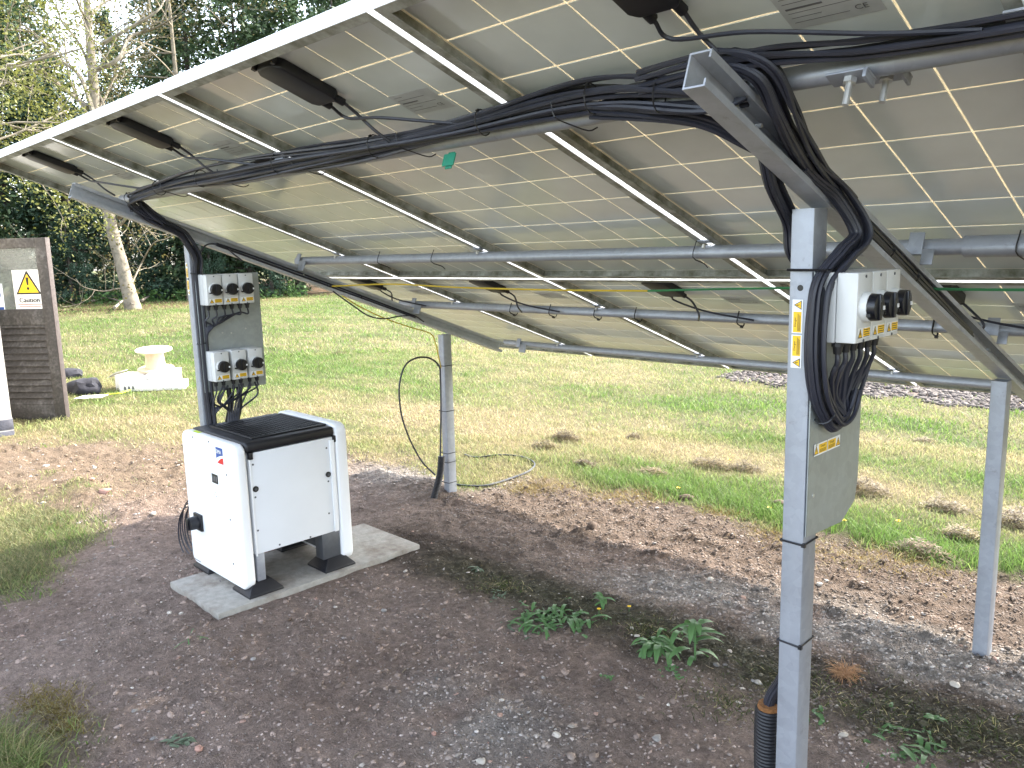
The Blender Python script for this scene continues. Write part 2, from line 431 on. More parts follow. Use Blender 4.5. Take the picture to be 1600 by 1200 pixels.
SOIL += [np.array(q) for q in [(3.0, 3.9), (3.0, -3.0), (-2.3, -3.0)]] + [at_z(*q)[:2] for q in [(50, 1215), (25, 1175), (-20, 1150), (-90, 1110), (-90, 975)]]
SOIL = np.array(SOIL)
def sdist(x, y, P):
    """signed distance to a closed outline, positive inside"""
    ins = np.zeros(x.shape, bool); d = np.full(x.shape, 1e9)
    for i in range(len(P)):
        (x0, y0), (x1, y1) = P[i], P[(i+1) % len(P)]
        c = ((y0 > y) != (y1 > y)) & (x < (x1-x0)*(y-y0)/((y1-y0) if y1 != y0 else 1e-9)+x0); ins ^= c
        ex, ey = x1-x0, y1-y0; t = np.clip(((x-x0)*ex+(y-y0)*ey)/(ex*ex+ey*ey), 0, 1)
        d = np.minimum(d, np.hypot(x-x0-t*ex, y-y0-t*ey))
    return np.where(ins, d, -d)
def blob(x, y, p, r, ry=None, ang=0):
    c, s_ = math.cos(ang), math.sin(ang); dx, dy = x-p[0], y-p[1]
    a = (c*dx+s_*dy)/r; b = (-s_*dx+c*dy)/(ry or r); return np.exp(-(a*a+b*b))
pz = lambda u, v: at_z(u, v)[:2]
def fields(x, y):
    sd_ = sdist(x, y, SOIL)
    n1 = fbm(x*3, y*3, 3); n2 = fbm(x*11, y*11, 5)
    lf = sstep(-4.3, -5.2, x)
    soil = sstep(-.10-.22*lf, .16+.30*lf, sd_+(n1-.5)*(.35+.6*lf)+(n2-.5)*(.22+.2*lf))
    # gravel track beyond the lawn on the right
    tr = sstep(-.15, .15, np.minimum(y-7.95-(n1-.5)*.7, 9.6-y)+.0)*sstep(-5.2, -4.5, x+(n1-.5)*.8)
    gpatch = np.clip(blob(x, y, pz(615, 745), .45, .3)+blob(x, y, pz(740, 745), .3, .2), 0, 1)
    grey = np.clip(.9*blob(x, y, pz(760, 1130), .33, .22)+.9*blob(x, y, pz(1380, 1000), .5, .28, .4)+.7*blob(x, y, pz(1560, 1090), .35, .2)+.9*blob(x, y, pz(1050, 915), .35, .14, .5)+.9*blob(x, y, pz(1170, 945), .35, .16, .5)+.9*blob(x, y, pz(1450, 1030), .45, .18, .4), 0, 1)*sstep(.35, .6, n1+.1)
    a, b = pz(700, 880), pz(1650, 1190)
    ex, ey = b-a; L2 = ex*ex+ey*ey; t = ((x-a[0])*ex+(y-a[1])*ey)/L2
    dl = np.abs((x-a[0])*ey-(y-a[1])*ex)/math.sqrt(L2)
    moss = np.exp(-(dl/.16)**2)*sstep(-.15, .1, t)*sstep(.3, .55, fbm(x*5, y*5, 21)+.12)
    moss = np.clip(moss, 0, 1)
    damp = np.exp(-((dl+(n1-.5)*.22+(n2-.5)*.10)/.20)**4)*sstep(-.35, -.1, t)
    damp = np.clip(damp+.8*np.exp(-((np.hypot((x+2.9)/.55, (y-2.55)/.35))**2))*n1*1.4, 0, 1)
    # lawn dryness
    dry = .50+1.0*(fbm(x*.45+3, y*1.1, 31)-.5)+.9*(fbm(x*2.3, y*4.2, 33)-.5)
    dry = dry+.40*blob(x, y, (-5.2, 5.2), 1.9, 1.3)+.30*blob(x, y, (-6.8, 2.6), 1.5, .8)-.42*blob(x, y, (-11, 5.5), 3.2, 2.2)-.5*blob(x, y, pz(1120, 640), 1.7, .55)
    band = np.sin((y-4.45+.06*x)*2*math.pi/1.25)
    dry = dry+sstep(-4.2, -3.2, x)*.45*band*np.exp(-((y-5)/2.6)**2)
    dry = dry-.55*np.exp(-((sd_+.16)/.16)**2)*sstep(-3.6, -3.0, x)
    dry = dry-.25*sstep(12, 20, np.hypot(x, y))-.25*blob(x, y, pz(40, 850), .35)
    return soil, tr, gpatch, grey, moss, np.clip(dry, 0, 1), sd_, damp
def height(x, y, soil=None):
    if soil is None: soil = sstep(-.1, .16, sdist(x, y, SOIL))
    h = (fbm(x*1.1, y*1.1, 41)-.5)*.05+(fbm(x*5, y*5, 43)-.5)*.025
    rough = .42+.30*sstep(2.5, 3.1, y)+.4*sstep(-4.2, -5, x)
    h = h+soil*((fbm(x*13, y*13, 45, 5)-.5)*.036*rough+np.maximum(fbm(x*21, y*21, 46, 4)-.52, 0)*.10*rough+(fbm(x*4.5, y*4.5, 47)-.5)*.022)
    # spoil heaped round the concrete slab and the posts
    h = h+.020*blob(x, y, (-3.0, 1.75), .16, .75)+.018*blob(x, y, (-3.35, 1.22), .5, .12)
    for q, r, a in ((pz(120, 770), .22, .05), (pz(210, 800), .16, .035), (pz(45, 745), .3, .03), (pz(590, 760), .3, .035), (pz(670, 765), .2, .03), (pz(260, 735), .4, .02)):
        h = h+a*blob(x, y, q, r)*(.4+1.2*fbm(x*9, y*9, 49))
    near = np.exp(-(np.hypot(x+3.4, y-1.88)/.62)**4)
    return h*(1-.75*near)
def soil_col(x, y, f):
    soil, tr, gp, grey, moss, dry, sd_, damp = f
    n1 = fbm(x*2.2, y*2.2, 51)[:, None]; n2 = fbm(x*17, y*17, 53)[:, None]
    c = np.array([.180, .130, .104])*(1-n1)*1.0+np.array([.285, .222, .186])*n1
    far = sstep(-4.4, -5.6, x)[:, None]
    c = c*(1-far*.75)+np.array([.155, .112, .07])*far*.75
    edge = sstep(2.75, 3.4, y+.12*x*0+(n1[:, 0]-.5)*.5)[:, None]; c = c*(1-.70*edge)+np.array([.095, .068, .048])*.70*edge  # sunlit strip darker, shaded soil left paler: sun contrast evened out in the colour
    g = np.clip(gp+grey, 0, 1)[:, None]; c = c*(1-.7*g)+np.array([.29, .27, .245])*.7*g
    d = damp[:, None]; c = c*(1-.8*d)+np.array([.058, .045, .034])*.8*d; m = moss[:, None]; c = c*(1-.7*m)+np.array([.05, .052, .024])*.7*m
    return c*(.72+.56*n2)
def lawn_col(x, y, dry):
    d = dry[:, None]; n2 = fbm(x*9, y*9, 57)[:, None]
    green = np.array([.11, .14, .045]); straw = np.array([.31, .25, .14])
    return (green*(1-d)+straw*d)*(.8+.4*n2)

# ------------------------------------------------------------------ the ground
def axis(lo, hi, f0, f1, step, grow, maxs):
    a = list(np.arange(f0, f1, step)); s = step
    while a[-1] < hi: s = min(s*grow, maxs); a.append(a[-1]+s)
    s = step
    while a[0] > lo: s = min(s*grow, maxs); a.insert(0, a[0]-s)
    return np.array(a)
gx = axis(-170, 120, -5.4, .9, .0195, 1.035, 9); gy = axis(-90, 190, .35, 4.3, .0195, 1.03, 9)
GX, GY = np.meshgrid(gx, gy); fx, fy = GX.ravel(), GY.ravel()
F = fields(fx, fy); soil = F[0]
gz = height(fx, fy, soil)
lc = lawn_col(fx, fy, F[5])*.62
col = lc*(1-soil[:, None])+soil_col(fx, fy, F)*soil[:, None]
trc = np.array([.15, .115, .095])*(.7+.6*fbm(fx*14, fy*14, 61))[:, None]
col = col*(1-F[1][:, None])+trc*F[1][:, None]
# bare needle litter under the conifers
lit = sstep(24, 27, -fx-.18*fy+1.0)*sstep(-60, -50, fx)*sstep(45, 38, fy)*sstep(-3, 1, fy); lit = lit*sstep(.3, .6, fbm(fx*.8, fy*.8, 63)+.2)
col = col*(1-.8*lit[:, None])+np.array([.11, .06, .04])*.8*lit[:, None]
nx, ny = len(gx), len(gy)
ii = (np.arange(ny-1)[:, None]*nx+np.arange(nx-1)[None, :]).ravel()
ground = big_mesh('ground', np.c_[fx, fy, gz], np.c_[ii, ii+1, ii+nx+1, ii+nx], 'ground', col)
ground.data.polygons.foreach_set('use_smooth', [True]*len(ground.data.polygons))
tag(ground, 'bare brown soil running into a mown lawn', kind='structure')
def hz(x, y):
    a = np.array([float(x)]); b = np.array([float(y)]); return float(height(a, b)[0])

# ------------------------------------------------------------------ scatter: grass, grit, clippings
def visible(x, y, z=0., m=60):
    d0, d1, d2 = x, y, z-CH
    zz = d0*_fw[0]+d1*_fw[1]+d2*_fw[2]
    u = 800+FPX*(d0*_rt[0]+d1*_rt[1]+d2*_rt[2])/np.maximum(zz, 1e-3); v = 600-FPX*(d0*_up[0]+d1*_up[1]+d2*_up[2])/np.maximum(zz, 1e-3)
    return (zz > .2) & (u > -m*6) & (u < 1600+m*4) & (v > 380) & (v < 1200+m*4)
def blades(x, y, z, hgt, wid, lean, tint, name, label, ang=None):
    n = len(x); a = RNG.uniform(0, 2*np.pi, n) if ang is None else ang
    dx, dy = np.cos(a), np.sin(a); b = RNG.uniform(0, 2*np.pi, n)
    lx, ly = np.cos(b)*lean*hgt, np.sin(b)*lean*hgt
    w = wid/2
    base = np.c_[x, y, z-.004]
    side = np.c_[dx*w, dy*w, 0*w]
    mid = base+np.c_[lx*.35, ly*.35, hgt*.6]; tip = base+np.c_[lx, ly, hgt]
    V = np.stack([base-side, base+side, mid+side*.75, mid-side*.75, tip], 1).reshape(-1, 3)
    k = np.arange(n)*5
    F3 = np.concatenate([np.c_[k, k+1, k+2], np.c_[k, k+2, k+3], np.c_[k+3, k+2, k+4]])
    T = np.repeat(tint, 5, 0)
    o = big_mesh(name, V, F3, 'grass', T)
    return tag(o, label, kind='stuff')
def rand_wedge(n, r0, r1, powr=1.0):
    r = (r0**powr+(r1**powr-r0**powr)*RNG.uniform(0, 1, n))**(1/powr)
    ang = PS+RNG.uniform(rad(-36), rad(38), n)
    return -np.sin(ang)*r, np.cos(ang)*r
def make_grass(n, r0, r1, powr, h0, h1, w, name, label):
    x, y = rand_wedge(n, r0, r1, powr); k = visible(x, y); x, y = x[k], y[k]
    f = fields(x, y); s = f[0]; dry = f[5]
    keep = (RNG.uniform(0, 1, len(x)) > np.clip(s*1.08-.10*sstep(-4.2, -5.0, x)*(fbm(x*4, y*4, 73) > .5)+f[1]*.96, 0, 1)) & ~((x < -8.0) & (x > -12) & (y < 1.78))
    x, y, s, dry = x[keep], y[keep], s[keep], dry[keep]; sd_ = f[6][keep]
    d = np.clip(dry+RNG.normal(0, .22, len(x)), 0, 1)[:, None]
    green = np.array([.115, .195, .040]); straw = np.array([.36, .30, .165])
    lush = np.array([.085, .155, .04])
    t = (green*(1-d)+straw*d)*RNG.uniform(.65, 1.3, (len(x), 1))
    edge = np.exp(-((sd_+.14)/.15)**2)*sstep(-3.7, -3.0, x)
    t = t*(1-.5*edge[:, None])+lush*.5*edge[:, None]
    hg = RNG.uniform(h0, h1, len(x))*(1+1.1*edge)*(1.15-.4*d[:, 0])*(.6+.8*fbm(x*1.7, y*1.7, 71))
    blades(x, y, height(x, y), hg, np.full(len(x), w)*RNG.uniform(.6, 1.3, len(x)), RNG.uniform(.3, 1.3, len(x)), t, name, label)
make_grass(130000, 2.2, 6.5, 2, .018, .045, .0045, 'grass', 'short mown grass of the near lawn with dry straw')
make_grass(120000, 6.2, 13, 1.6, .02, .05, .008, 'grass', 'mown lawn behind the solar panels')
make_grass(80000, 12.5, 34, 1.3, .03, .07, .018, 'grass', 'sunlit mown lawn running to the conifers')
# rough uncut grass: near left patch and bottom left corner
def patch(cs, n, spread, h0, h1, w, green, name, label, lean=(.5, 1.6)):
    X, Y = [], []
    for (c, r) in cs:
        X.append(RNG.normal(c[0], r, n)); Y.append(RNG.normal(c[1], r*.8, n))
    x = np.concatenate(X); y = np.concatenate(Y)
    t = np.array(green)*RNG.uniform(.6, 1.4, (len(x), 1)); dd = (RNG.uniform(0, 1, len(x)) < .3)[:, None]
    t = np.where(dd, np.array([.30, .26, .13])*RNG.uniform(.6, 1.2, (len(x), 1)), t)
    blades(x, y, height(x, y), RNG.uniform(h0, h1, len(x)), np.full(len(x), w), RNG.uniform(*lean, len(x)), t, name, label)
patch([(pz(30, 850), .16), (pz(0, 900), .14), (pz(60, 815), .12), (pz(-60, 870), .2)], 2600, 0, .02, .05, .003, (.125, .14, .06), 'grass', 'shaded patch of grass beside the bare soil')
patch([(pz(0, 1185), .045), (pz(25, 1205), .035), (pz(-30, 1160), .05)], 500, 0, .03, .08, .003, (.13, .17, .05), 'grass', 'long grass in the near left corner', (.8, 2.4))
patch([(pz(90, 1105), .05), (pz(60, 1090), .06), (pz(100, 1135), .05)], 500, 0, .008, .03, .003, (.16, .12, .03), 'moss', 'brown moss and dead grass on the soil', (.8, 2.4))
patch([(pz(u, v), r) for u, v, r in ((860, 760, .10), (960, 775, .12), (1010, 772, .10), (1130, 800, .08), (1220, 840, .10), (1330, 870, .12), (1430, 880, .14), (820, 765, .07))], 500, 0, .012, .035, .003, (.22, .16, .05), 'moss', 'straw coloured moss along the lawn edge', (.8, 2.6))
patch([(pz(u, v), r) for u, v, r in ((780, 915, .07), (1130, 1100, .08), (1330, 1090, .14), (1450, 1130, .14), (1560, 1170, .12), (1250, 1080, .1), (1010, 985, .06))], 420, 0, .006, .022, .0035, (.055, .075, .02), 'moss', 'dark green moss below the gap between panel rows', (.8, 2.6))

def ico():
    bm = bmesh.new(); bmesh.ops.create_icosphere(bm, subdivisions=1, radius=1)
    v = np.array([q.co[:] for q in bm.verts]); f = np.array([[a.index for a in p.verts] for p in bm.faces]); bm.free(); return v, f
IV, IF = ico()
def stones(x, y, size, tint, name, label, sink=.6):
    n = len(x); k = len(IV)
    J = IV[None]*(1+RNG.uniform(-.42, .42, (n, k, 1)))
    sc = np.stack([RNG.uniform(.6, 1.6, n), RNG.uniform(.6, 1.3, n), RNG.uniform(.35, .8, n)], 1)
    J = J*sc[:, None, :]; a = RNG.uniform(0, 6.28, n); c, s = np.cos(a)[:, None], np.sin(a)[:, None]
    X = J[:, :, 0]*c-J[:, :, 1]*s; Y = J[:, :, 0]*s+J[:, :, 1]*c
    P = np.stack([X, Y, J[:, :, 2]], 2)*size[:, None, None]
    P += np.stack([x, y, height(x, y)+size*(.5-sink)], 1)[:, None, :]
    F_ = (IF[None]+(np.arange(n)*k)[:, None, None]).reshape(-1, 3)
    return tag(big_mesh(name, P.reshape(-1, 3), F_, 'grit', np.repeat(tint, k, 0)), label, kind='stuff')
def scatter_soil(n, s0, s1, pw, cols, name, label, dens=None):
    x = RNG.uniform(-9, 1.2, n); y = RNG.uniform(.2, 4.6, n)
    far = np.hypot(x, y); k = visible(x, y) & (RNG.uniform(0, 1, n) < np.clip(2.6/far, 0, 1)**1.0); x, y = x[k], y[k]
    f = fields(x, y); pr = f[0]*(.45+.9*fbm(x*1.5, y*1.5, 81))
    if dens is not None: pr = pr*dens(x, y, f)
    inslab = (x > -3.66) & (x < -3.1) & (y > 1.33) & (y < 2.42)
    k = (RNG.uniform(0, 1, len(x)) < pr) & ~inslab; x, y = x[k], y[k]
    size = s0*(1-RNG.uniform(0, 1, len(x)))**(-1/pw); size = np.minimum(size, s1)
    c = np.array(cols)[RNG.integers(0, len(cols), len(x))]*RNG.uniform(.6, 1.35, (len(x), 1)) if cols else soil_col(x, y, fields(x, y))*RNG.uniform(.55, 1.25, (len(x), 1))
    stones(x, y, size, c, name, label)
scatter_soil(135000, .0024, .013, 2.4, None, 'soil_clods', 'crumbled brown soil clods')
scatter_soil(75000, .0021, .0095, 2.1, [(.33, .29, .25), (.42, .38, .33), (.24, .21, .19), (.30, .20, .16), (.20, .185, .17)], 'gravel', 'small pale stones strewn over the soil',
             lambda x, y, f: np.clip(.11+1.6*f[2]+1.0*f[3]+.5*sstep(-4.4, -5.4, x)+.55*sstep(2.7, 3.3, y)*(fbm(x*2.5, y*2.5, 83) > .47), 0, 1))
n = 16000; x = RNG.uniform(-5.2, 2, n); y = RNG.uniform(7.6, 10.4, n); k = fields(x, y)[1] > RNG.uniform(.3, .8, n); x, y = x[k], y[k]
stones(x, y, RNG.uniform(.012, .035, len(x)), np.array([.085, .072, .064])*RNG.uniform(.5, 1.8, (len(x), 1)), 'gravel', 'pinkish gravel track beyond the lawn', .3)

n = 100000; x = RNG.uniform(-5.2, .9, n); y = RNG.uniform(.6, 4.4, n); k = visible(x, y, 0, 20); x, y = x[k], y[k]; f = fields(x, y)
k = (RNG.uniform(0, 1, len(x)) < f[0]*np.clip(.15+.75*sstep(2.1, 2.9, y+.25*(x+2))+.5*f[3], 0, 1)) & ~((x > -3.66) & (x < -3.08) & (y > 1.29) & (y < 2.42)); x, y = x[k], y[k]
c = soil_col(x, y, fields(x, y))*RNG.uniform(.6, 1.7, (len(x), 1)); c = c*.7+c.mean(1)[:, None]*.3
stones(x, y, RNG.uniform(.002, .0065, len(x)), c, 'grit', 'fine crumbly grit over the compacted soil', .4)
n = 9000; x = RNG.uniform(-8, 1, n); y = RNG.uniform(.3, 4.3, n); f = fields(x, y)
k = visible(x, y) & (RNG.uniform(0, 1, n) < f[0]*np.clip(.12+.9*sstep(-4.3, -5.2, x)+.8*np.exp(-(f[6]/.35)**2)+.25*f[7], 0, 1)); x, y = x[k], y[k]; n = len(x)
L = RNG.uniform(.008, .045, n); b = RNG.uniform(0, 6.28, n); w = RNG.uniform(.0007, .0016, n); P = np.c_[x, y, height(x, y)+.005]
D = np.c_[np.cos(b)*L, np.sin(b)*L, RNG.uniform(-.1, .35, n)*L]; Sd = np.c_[-np.sin(b)*w, np.cos(b)*w, 0*b]; Bn = Sd*RNG.uniform(-6, 6, (n, 1))
V = np.stack([P-Sd, P+Sd, P+D*.5+Sd+Bn, P+D*.5-Sd+Bn, P+D], 1).reshape(-1, 3); k = np.arange(n)*5
tag(big_mesh('straw_litter', V, np.concatenate([np.c_[k, k+1, k+2], np.c_[k, k+2, k+3], np.c_[k+3, k+2, k+4]]), 'grass', np.repeat(np.array([.30, .24, .15])*RNG.uniform(.4, 1.3, (n, 1)), 5, 0)), 'bits of straw and twig strewn over the soil', kind='stuff')
def clippings(u, v, rx, hgt, nb, col, label, dark=.0):
    """a low heap of dead grass or torn turf lying on the lawn"""
    rx *= .85; nb = int(nb*.7); c = pz(u, v); r = RNG.uniform(0, 1, nb)**.6; a = RNG.uniform(0, 6.28, nb)
    x = c[0]+r*rx*np.cos(a); y = c[1]+r*rx*.55*np.sin(a); z0 = height(x, y)
    prof = np.maximum(0, 1-r*r)*hgt*(.5+.9*fbm(x*25, y*25, 91))
    prof = prof*1.4
    t = np.array(col)*RNG.uniform(.25, 1.05, (nb, 1))
    L = RNG.uniform(.015, .045, nb); b = RNG.uniform(0, 6.28, nb); w = .0035
    P = np.c_[x, y, z0+prof*RNG.uniform(.2, 1, nb)]
    D = np.c_[np.cos(b)*L, np.sin(b)*L, RNG.uniform(-.25, .5, nb)*L]; Sd = np.c_[-np.sin(b)*w, np.cos(b)*w, 0*b]
    V = np.stack([P-Sd, P+Sd, P+D+Sd*.4, P+D-Sd*.4], 1).reshape(-1, 3); k = np.arange(nb)*4
    nb2 = 60                                       # soil core of the heap
    o = big_mesh('grass_clippings', V, np.c_[k, k+1, k+2, k+3], 'grass', np.repeat(t, 4, 0))
    tag(o, label, 'dead grass', 'heaps of dead grass on the lawn')
for u, v, rx, hg, nb, cc, lb in ((885, 688, .17, .07, 900, (.20, .15, .075), 'torn brown turf heap on the lawn right of the middle post'),
                              (850, 700, .17, .045, 700, (.27, .21, .10), 'pale low heap of dead grass in front of the torn turf'),
                              (915, 728, .12, .03, 400, (.19, .14, .08), 'flat brown scrap of turf at the soil edge'),
                              (1115, 728, .22, .05, 900, (.25, .19, .09), 'wide heap of dead grass left of the front post'),
                              (1165, 733, .15, .05, 600, (.22, .165, .08), 'darker heap of dead grass touching the front post in view'),
                              (1350, 768, .20, .065, 900, (.22, .16, .08), 'dark clump of dead grass beside the steel plate'),
                              (1475, 795, .17, .055, 700, (.24, .18, .09), 'heap of dead grass left of the right rear post'),
                              (1590, 820, .16, .07, 700, (.21, .15, .08), 'heap of dead grass at the right edge of the picture'),
                              (1505, 838, .13, .045, 500, (.30, .23, .11), 'straw pale heap in the green strip by the right rear post'),
                              (1020, 740, .16, .03, 500, (.31, .24, .13), 'thin pale scatter of dead grass mid lawn edge'),
                              (1440, 865, .18, .05, 700, (.25, .18, .10), 'dry thatch heap where the lawn meets the gravelly soil'),
                              (990, 686, .07, .03, 250, (.20, .15, .08), 'small brown tuft of dead grass alone on the lawn'),
                              (1445, 690, .12, .03, 350, (.31, .24, .12), 'pale small heap of dead grass far out near the right rear post'),
                              (528, 553, .25, .05, 400, (.19, .15, .08), 'small heap of dead grass below the left rafter'),
                              (265, 520, .35, .08, 400, (.27, .17, .10), 'reddish patch of dead grass on the lawn behind the reel')):
    clippings(u, v, rx, hg, nb, cc, lb)

# ------------------------------------------------------------------ trees
def leaves(P, N, size, asp, mats_idx=0):
    """diamond leaf faces at P facing N"""
    n = len(P); a = RNG.normal(size=(n, 3)); u = np.cross(N, a); u /= np.linalg.norm(u, axis=1)[:, None]+1e-9
    v = np.cross(N, u); v /= np.linalg.norm(v, axis=1)[:, None]+1e-9
    s = size[:, None]
    V = np.stack([P-u*s, P+v*s*asp, P+u*s, P-v*s*asp], 1).reshape(-1, 3); k = np.arange(n)*4
    return V, np.c_[k, k+1, k+2, k+3]
def mesh_arr(name, V, F_, mat, parent):
    o = big_mesh(name, V, F_, mat); o.parent = parent; return o
def make_conifer(seed, H, R, mat, nbr=150, per=80, bare=.04):
    rg = np.random.default_rng(seed)
    t = thing('conifer_tree', 'x', 'tree', (0, 0, 0), 'conifers along the edge of the lawn')
    mb = MB(); mb.tube([(0, 0, -.1), (.05, 0, H*.4), (0, .05, H*.97)], [.22, .14, .02], 8)
    PP, NN, SZ = [], [], []
    for i in range(nbr):
        z = H*(bare+(1-bare)*(i+rg.uniform(0, 1))/nbr)
        r = R*(1-(z/H)**1.6)**.75*rg.uniform(.55, 1.12)+.15
        a = rg.uniform(0, 6.283); up = rg.uniform(-.25, .35)
        d = np.array([math.cos(a), math.sin(a), up])
        tip = np.array([0, 0, z])+d*r
        if z < H*.8 and i % 2 == 0: mb.tube([(0, 0, z-.1), tip*.5+np.array([0, 0, z])*.5, tip], [.04, .025, .008], 4)
        k = int(per*(.4+.8*r/R))
        tt = rg.uniform(.25, 1.05, k)**.7
        base = np.array([0, 0, z])+d*r*tt[:, None]
        sp_ = rg.normal(size=(k, 3))*np.array([.30, .30, .26])*(.4+.5*r/R)
        droop = np.c_[0*tt, 0*tt, -.22*tt*rg.uniform(0, 1, k)]
        PP.append(base+sp_+droop); nn = rg.normal(size=(k, 3))*.8+np.array([d[0]*.4, d[1]*.4, .9]); NN.append(nn); SZ.append(rg.uniform(.06, .17, k))
    P = np.concatenate(PP); Nn = np.concatenate(NN); Nn /= np.linalg.norm(Nn, axis=1)[:, None]
    P[:, 2] = np.maximum(P[:, 2], .02)
    mb.build('trunk', 'bark_dark', t, smooth=True)
    V, F_ = leaves(P, Nn, np.concatenate(SZ), .42); mesh_arr('crown', V, F_, mat, t)
    return t
conA = make_conifer(1, 13.5, 2.5, 'conifer', 190, 85)
conB = make_conifer(2, 15.5, 2.9, 'conifer', 200, 85, .07)
conC = make_conifer(3, 10.0, 2.3, 'conifer_blue', 150, 85)
CON = [ # px, distance, proto, scale, label
    (-70, 36, 1, 1.0, 'dark conifer at the far left edge behind the leafy branches'),
    (25, 38, 0, 1.05, 'tall dark conifer directly above the louvred door'),
    (118, 37, 2, .95, 'blue green conifer just left of the pale trunk'),
    (205, 40, 1, .78, 'dark conifer hidden behind the pale bare trunk'),
    (262, 35.5, 2, .62, 'short bushy conifer right of the pale trunk'),
    (322, 36, 0, .98, 'dark conifer above the left tall post'),
    (395, 35, 1, .90, 'broad dark conifer over the six grey isolators'),
    (470, 35, 0, .95, 'dark conifer where the left rafter meets the hedge line'),
    (545, 36, 1, .92, 'dark conifer mostly covered by the solar panels'),
    (75, 45, 1, 1.12, 'far conifer in the second row, left of the pale trunk'),
    (290, 44, 1, 1.08, 'far tall conifer in the second row, right of the pale trunk'),
    (430, 46, 0, 1.2, 'far conifer in the second row over the top panel edge'),
    (530, 44, 1, 1.1, 'far conifer in the second row at the white panel edge'),
    (-140, 33, 0, .9, 'conifer beyond the left border of the photograph'),
    (330, 34, 2, .33, 'low dark shrub like conifer at the foot of the hedge behind the left post'),
    (425, 33.5, 2, .36, 'low dark conifer at the foot of the hedge beside the isolators'),
    (112, 34.5, 2, .36, 'low conifer at the foot of the hedge by the door edge'),
    (245, 35, 2, .3, 'low conifer at the foot of the hedge right of the trunk base'),
]
protos = [conA, conB, conC]; used = set()
for px, dist, pi, sc, lb in CON:
    d = ray(px, 455); d = d/np.hypot(d[0], d[1]); loc = (d[0]*dist, d[1]*dist, 0)
    if pi not in used: used.add(pi); o = protos[pi]; o.location = loc; o['label'] = lb
    else: o = dup(protos[pi], loc, lb)
    o.scale = (sc*random.uniform(.95, 1.2), sc*random.uniform(.95, 1.2), sc); o.rotation_euler.z = random.uniform(0, 6.28)

def grow(mb, tips, p, d, r, L, lvl, rg, taper=.55, up=.12, wig=.22, kids=(3, 5), minr=.006):
    n = 6; P = [np.array(p)]; dd = nz(d); R_ = [r]
    for i in range(n):
        dd = nz(dd+rg.normal(size=3)*wig*.5+np.array([0, 0, up*.5])); P.append(P[-1]+dd*L/n); R_.append(r*(1-(1-taper)*(i+1)/n) if lvl else r*(1-.6*(i+1)/n))
    mb.tube(P, R_, 5 if lvl > 1 else 4)
    if lvl <= 1:
        for q in P[2:]: tips.append(q)
    if lvl <= 0: return
    for _ in range(rg.integers(*kids)):
        i = rg.integers(2, n+1); a = rg.normal(size=3); dn = nz(nz(P[i]-P[i-1])*.75+nz(a)*.75)
        grow(mb, tips, P[i], dn, max(minr, R_[i]*.62), L*rg.uniform(.5, .75), lvl-1, rg, taper, up, wig, kids, minr)
def tip_leaves(tips, per, spread, s0, s1, rg):
    T = np.array(tips); P = np.repeat(T, per, 0)+rg.normal(size=(len(T)*per, 3))*spread
    N = rg.normal(size=P.shape)+np.array([0, 0, .6]); N /= np.linalg.norm(N, axis=1)[:, None]
    return leaves(P, N, rg.uniform(s0, s1, len(P)), .6)
# the pale bare trunk in front of the conifers
tb = at_z(206, 483); td = float(np.linalg.norm(tb-CAM)); tdep = float((tb-CAM)@_fw)
def at_depth(u, v, dep): return CAM + dep*ray(u, v)
tree = thing('deciduous_tree', 'tall bare tree with pale trunk and a few budding twigs', 'tree', tuple(tb))
rg = np.random.default_rng(5); mb = MB(); tips = []
tp = [at_depth(u, v, tdep) for u, v in ((209, 490), (205, 470), (197, 440), (188, 405), (178, 370), (171, 340), (163, 290), (157, 240), (151, 190), (148, 150), (143, 100), (140, 60), (136, 10), (132, -50), (128, -120), (124, -200))]
tp[0] = tp[0]*1.0; tr_ = [.29, .245, .215, .20, .19, .185, .21, .195, .18, .165, .145, .13, .115, .09, .06, .03]
sp_t = spline(tp, 4); rr_t = np.interp(np.linspace(0, 1, len(sp_t)), np.linspace(0, 1, len(tr_)), tr_)
mb.tube(sp_t, rr_t, 10)
for path, r0 in ((((146, 175), (125, 120), (90, 90), (48, 48)), .08), (((137, 168), (100, 138), (60, 105), (8, 62)), .085), (((150, 110), (185, 92), (203, 58), (240, 45), (275, 25)), .085), (((158, 70), (200, 45), (245, 18), (262, -10)), .07), (((143, 22), (160, 6), (185, -8)), .07),
                 (((186, 340), (200, 325), (222, 318)), .09), (((187, 352), (203, 335), (228, 318), (250, 300)), .06), (((150, 190), (130, 168), (108, 120), (100, 60)), .06), (((145, 118), (125, 70), (95, 30), (85, -10)), .06), (((205, 445), (222, 410), (240, 380), (262, 372), (290, 352)), .035), (((196, 450), (180, 452), (160, 455), (130, 448), (118, 435)), .03)):
    q = spline([at_depth(u, v, tdep-rg.uniform(-.6, .6)) for u, v in path], 5); mb.tube(q, np.linspace(r0, r0*.3, len(q)), 5)
    for i in range(3, len(q), 3):
        grow(mb, tips, q[i], nz(rg.normal(size=3)+np.array([0, 0, .4])), r0*.32, rg.uniform(.8, 1.9), 1, rg, kids=(2, 4))
for i in range(22, len(sp_t), 4):
    grow(mb, tips, sp_t[i], nz(rg.normal(size=3)*np.array([1, 1, .4])+np.array([0, 0, .35])), .045, rg.uniform(1.5, 3.2), 2, rg, kids=(2, 4))
mb.build('trunk', 'bark', tree, smooth=True)
V, F_ = tip_leaves(tips, 4, .2, .025, .06, rg); o = mesh_arr('crown', V-tb, F_, 'bud', tree)
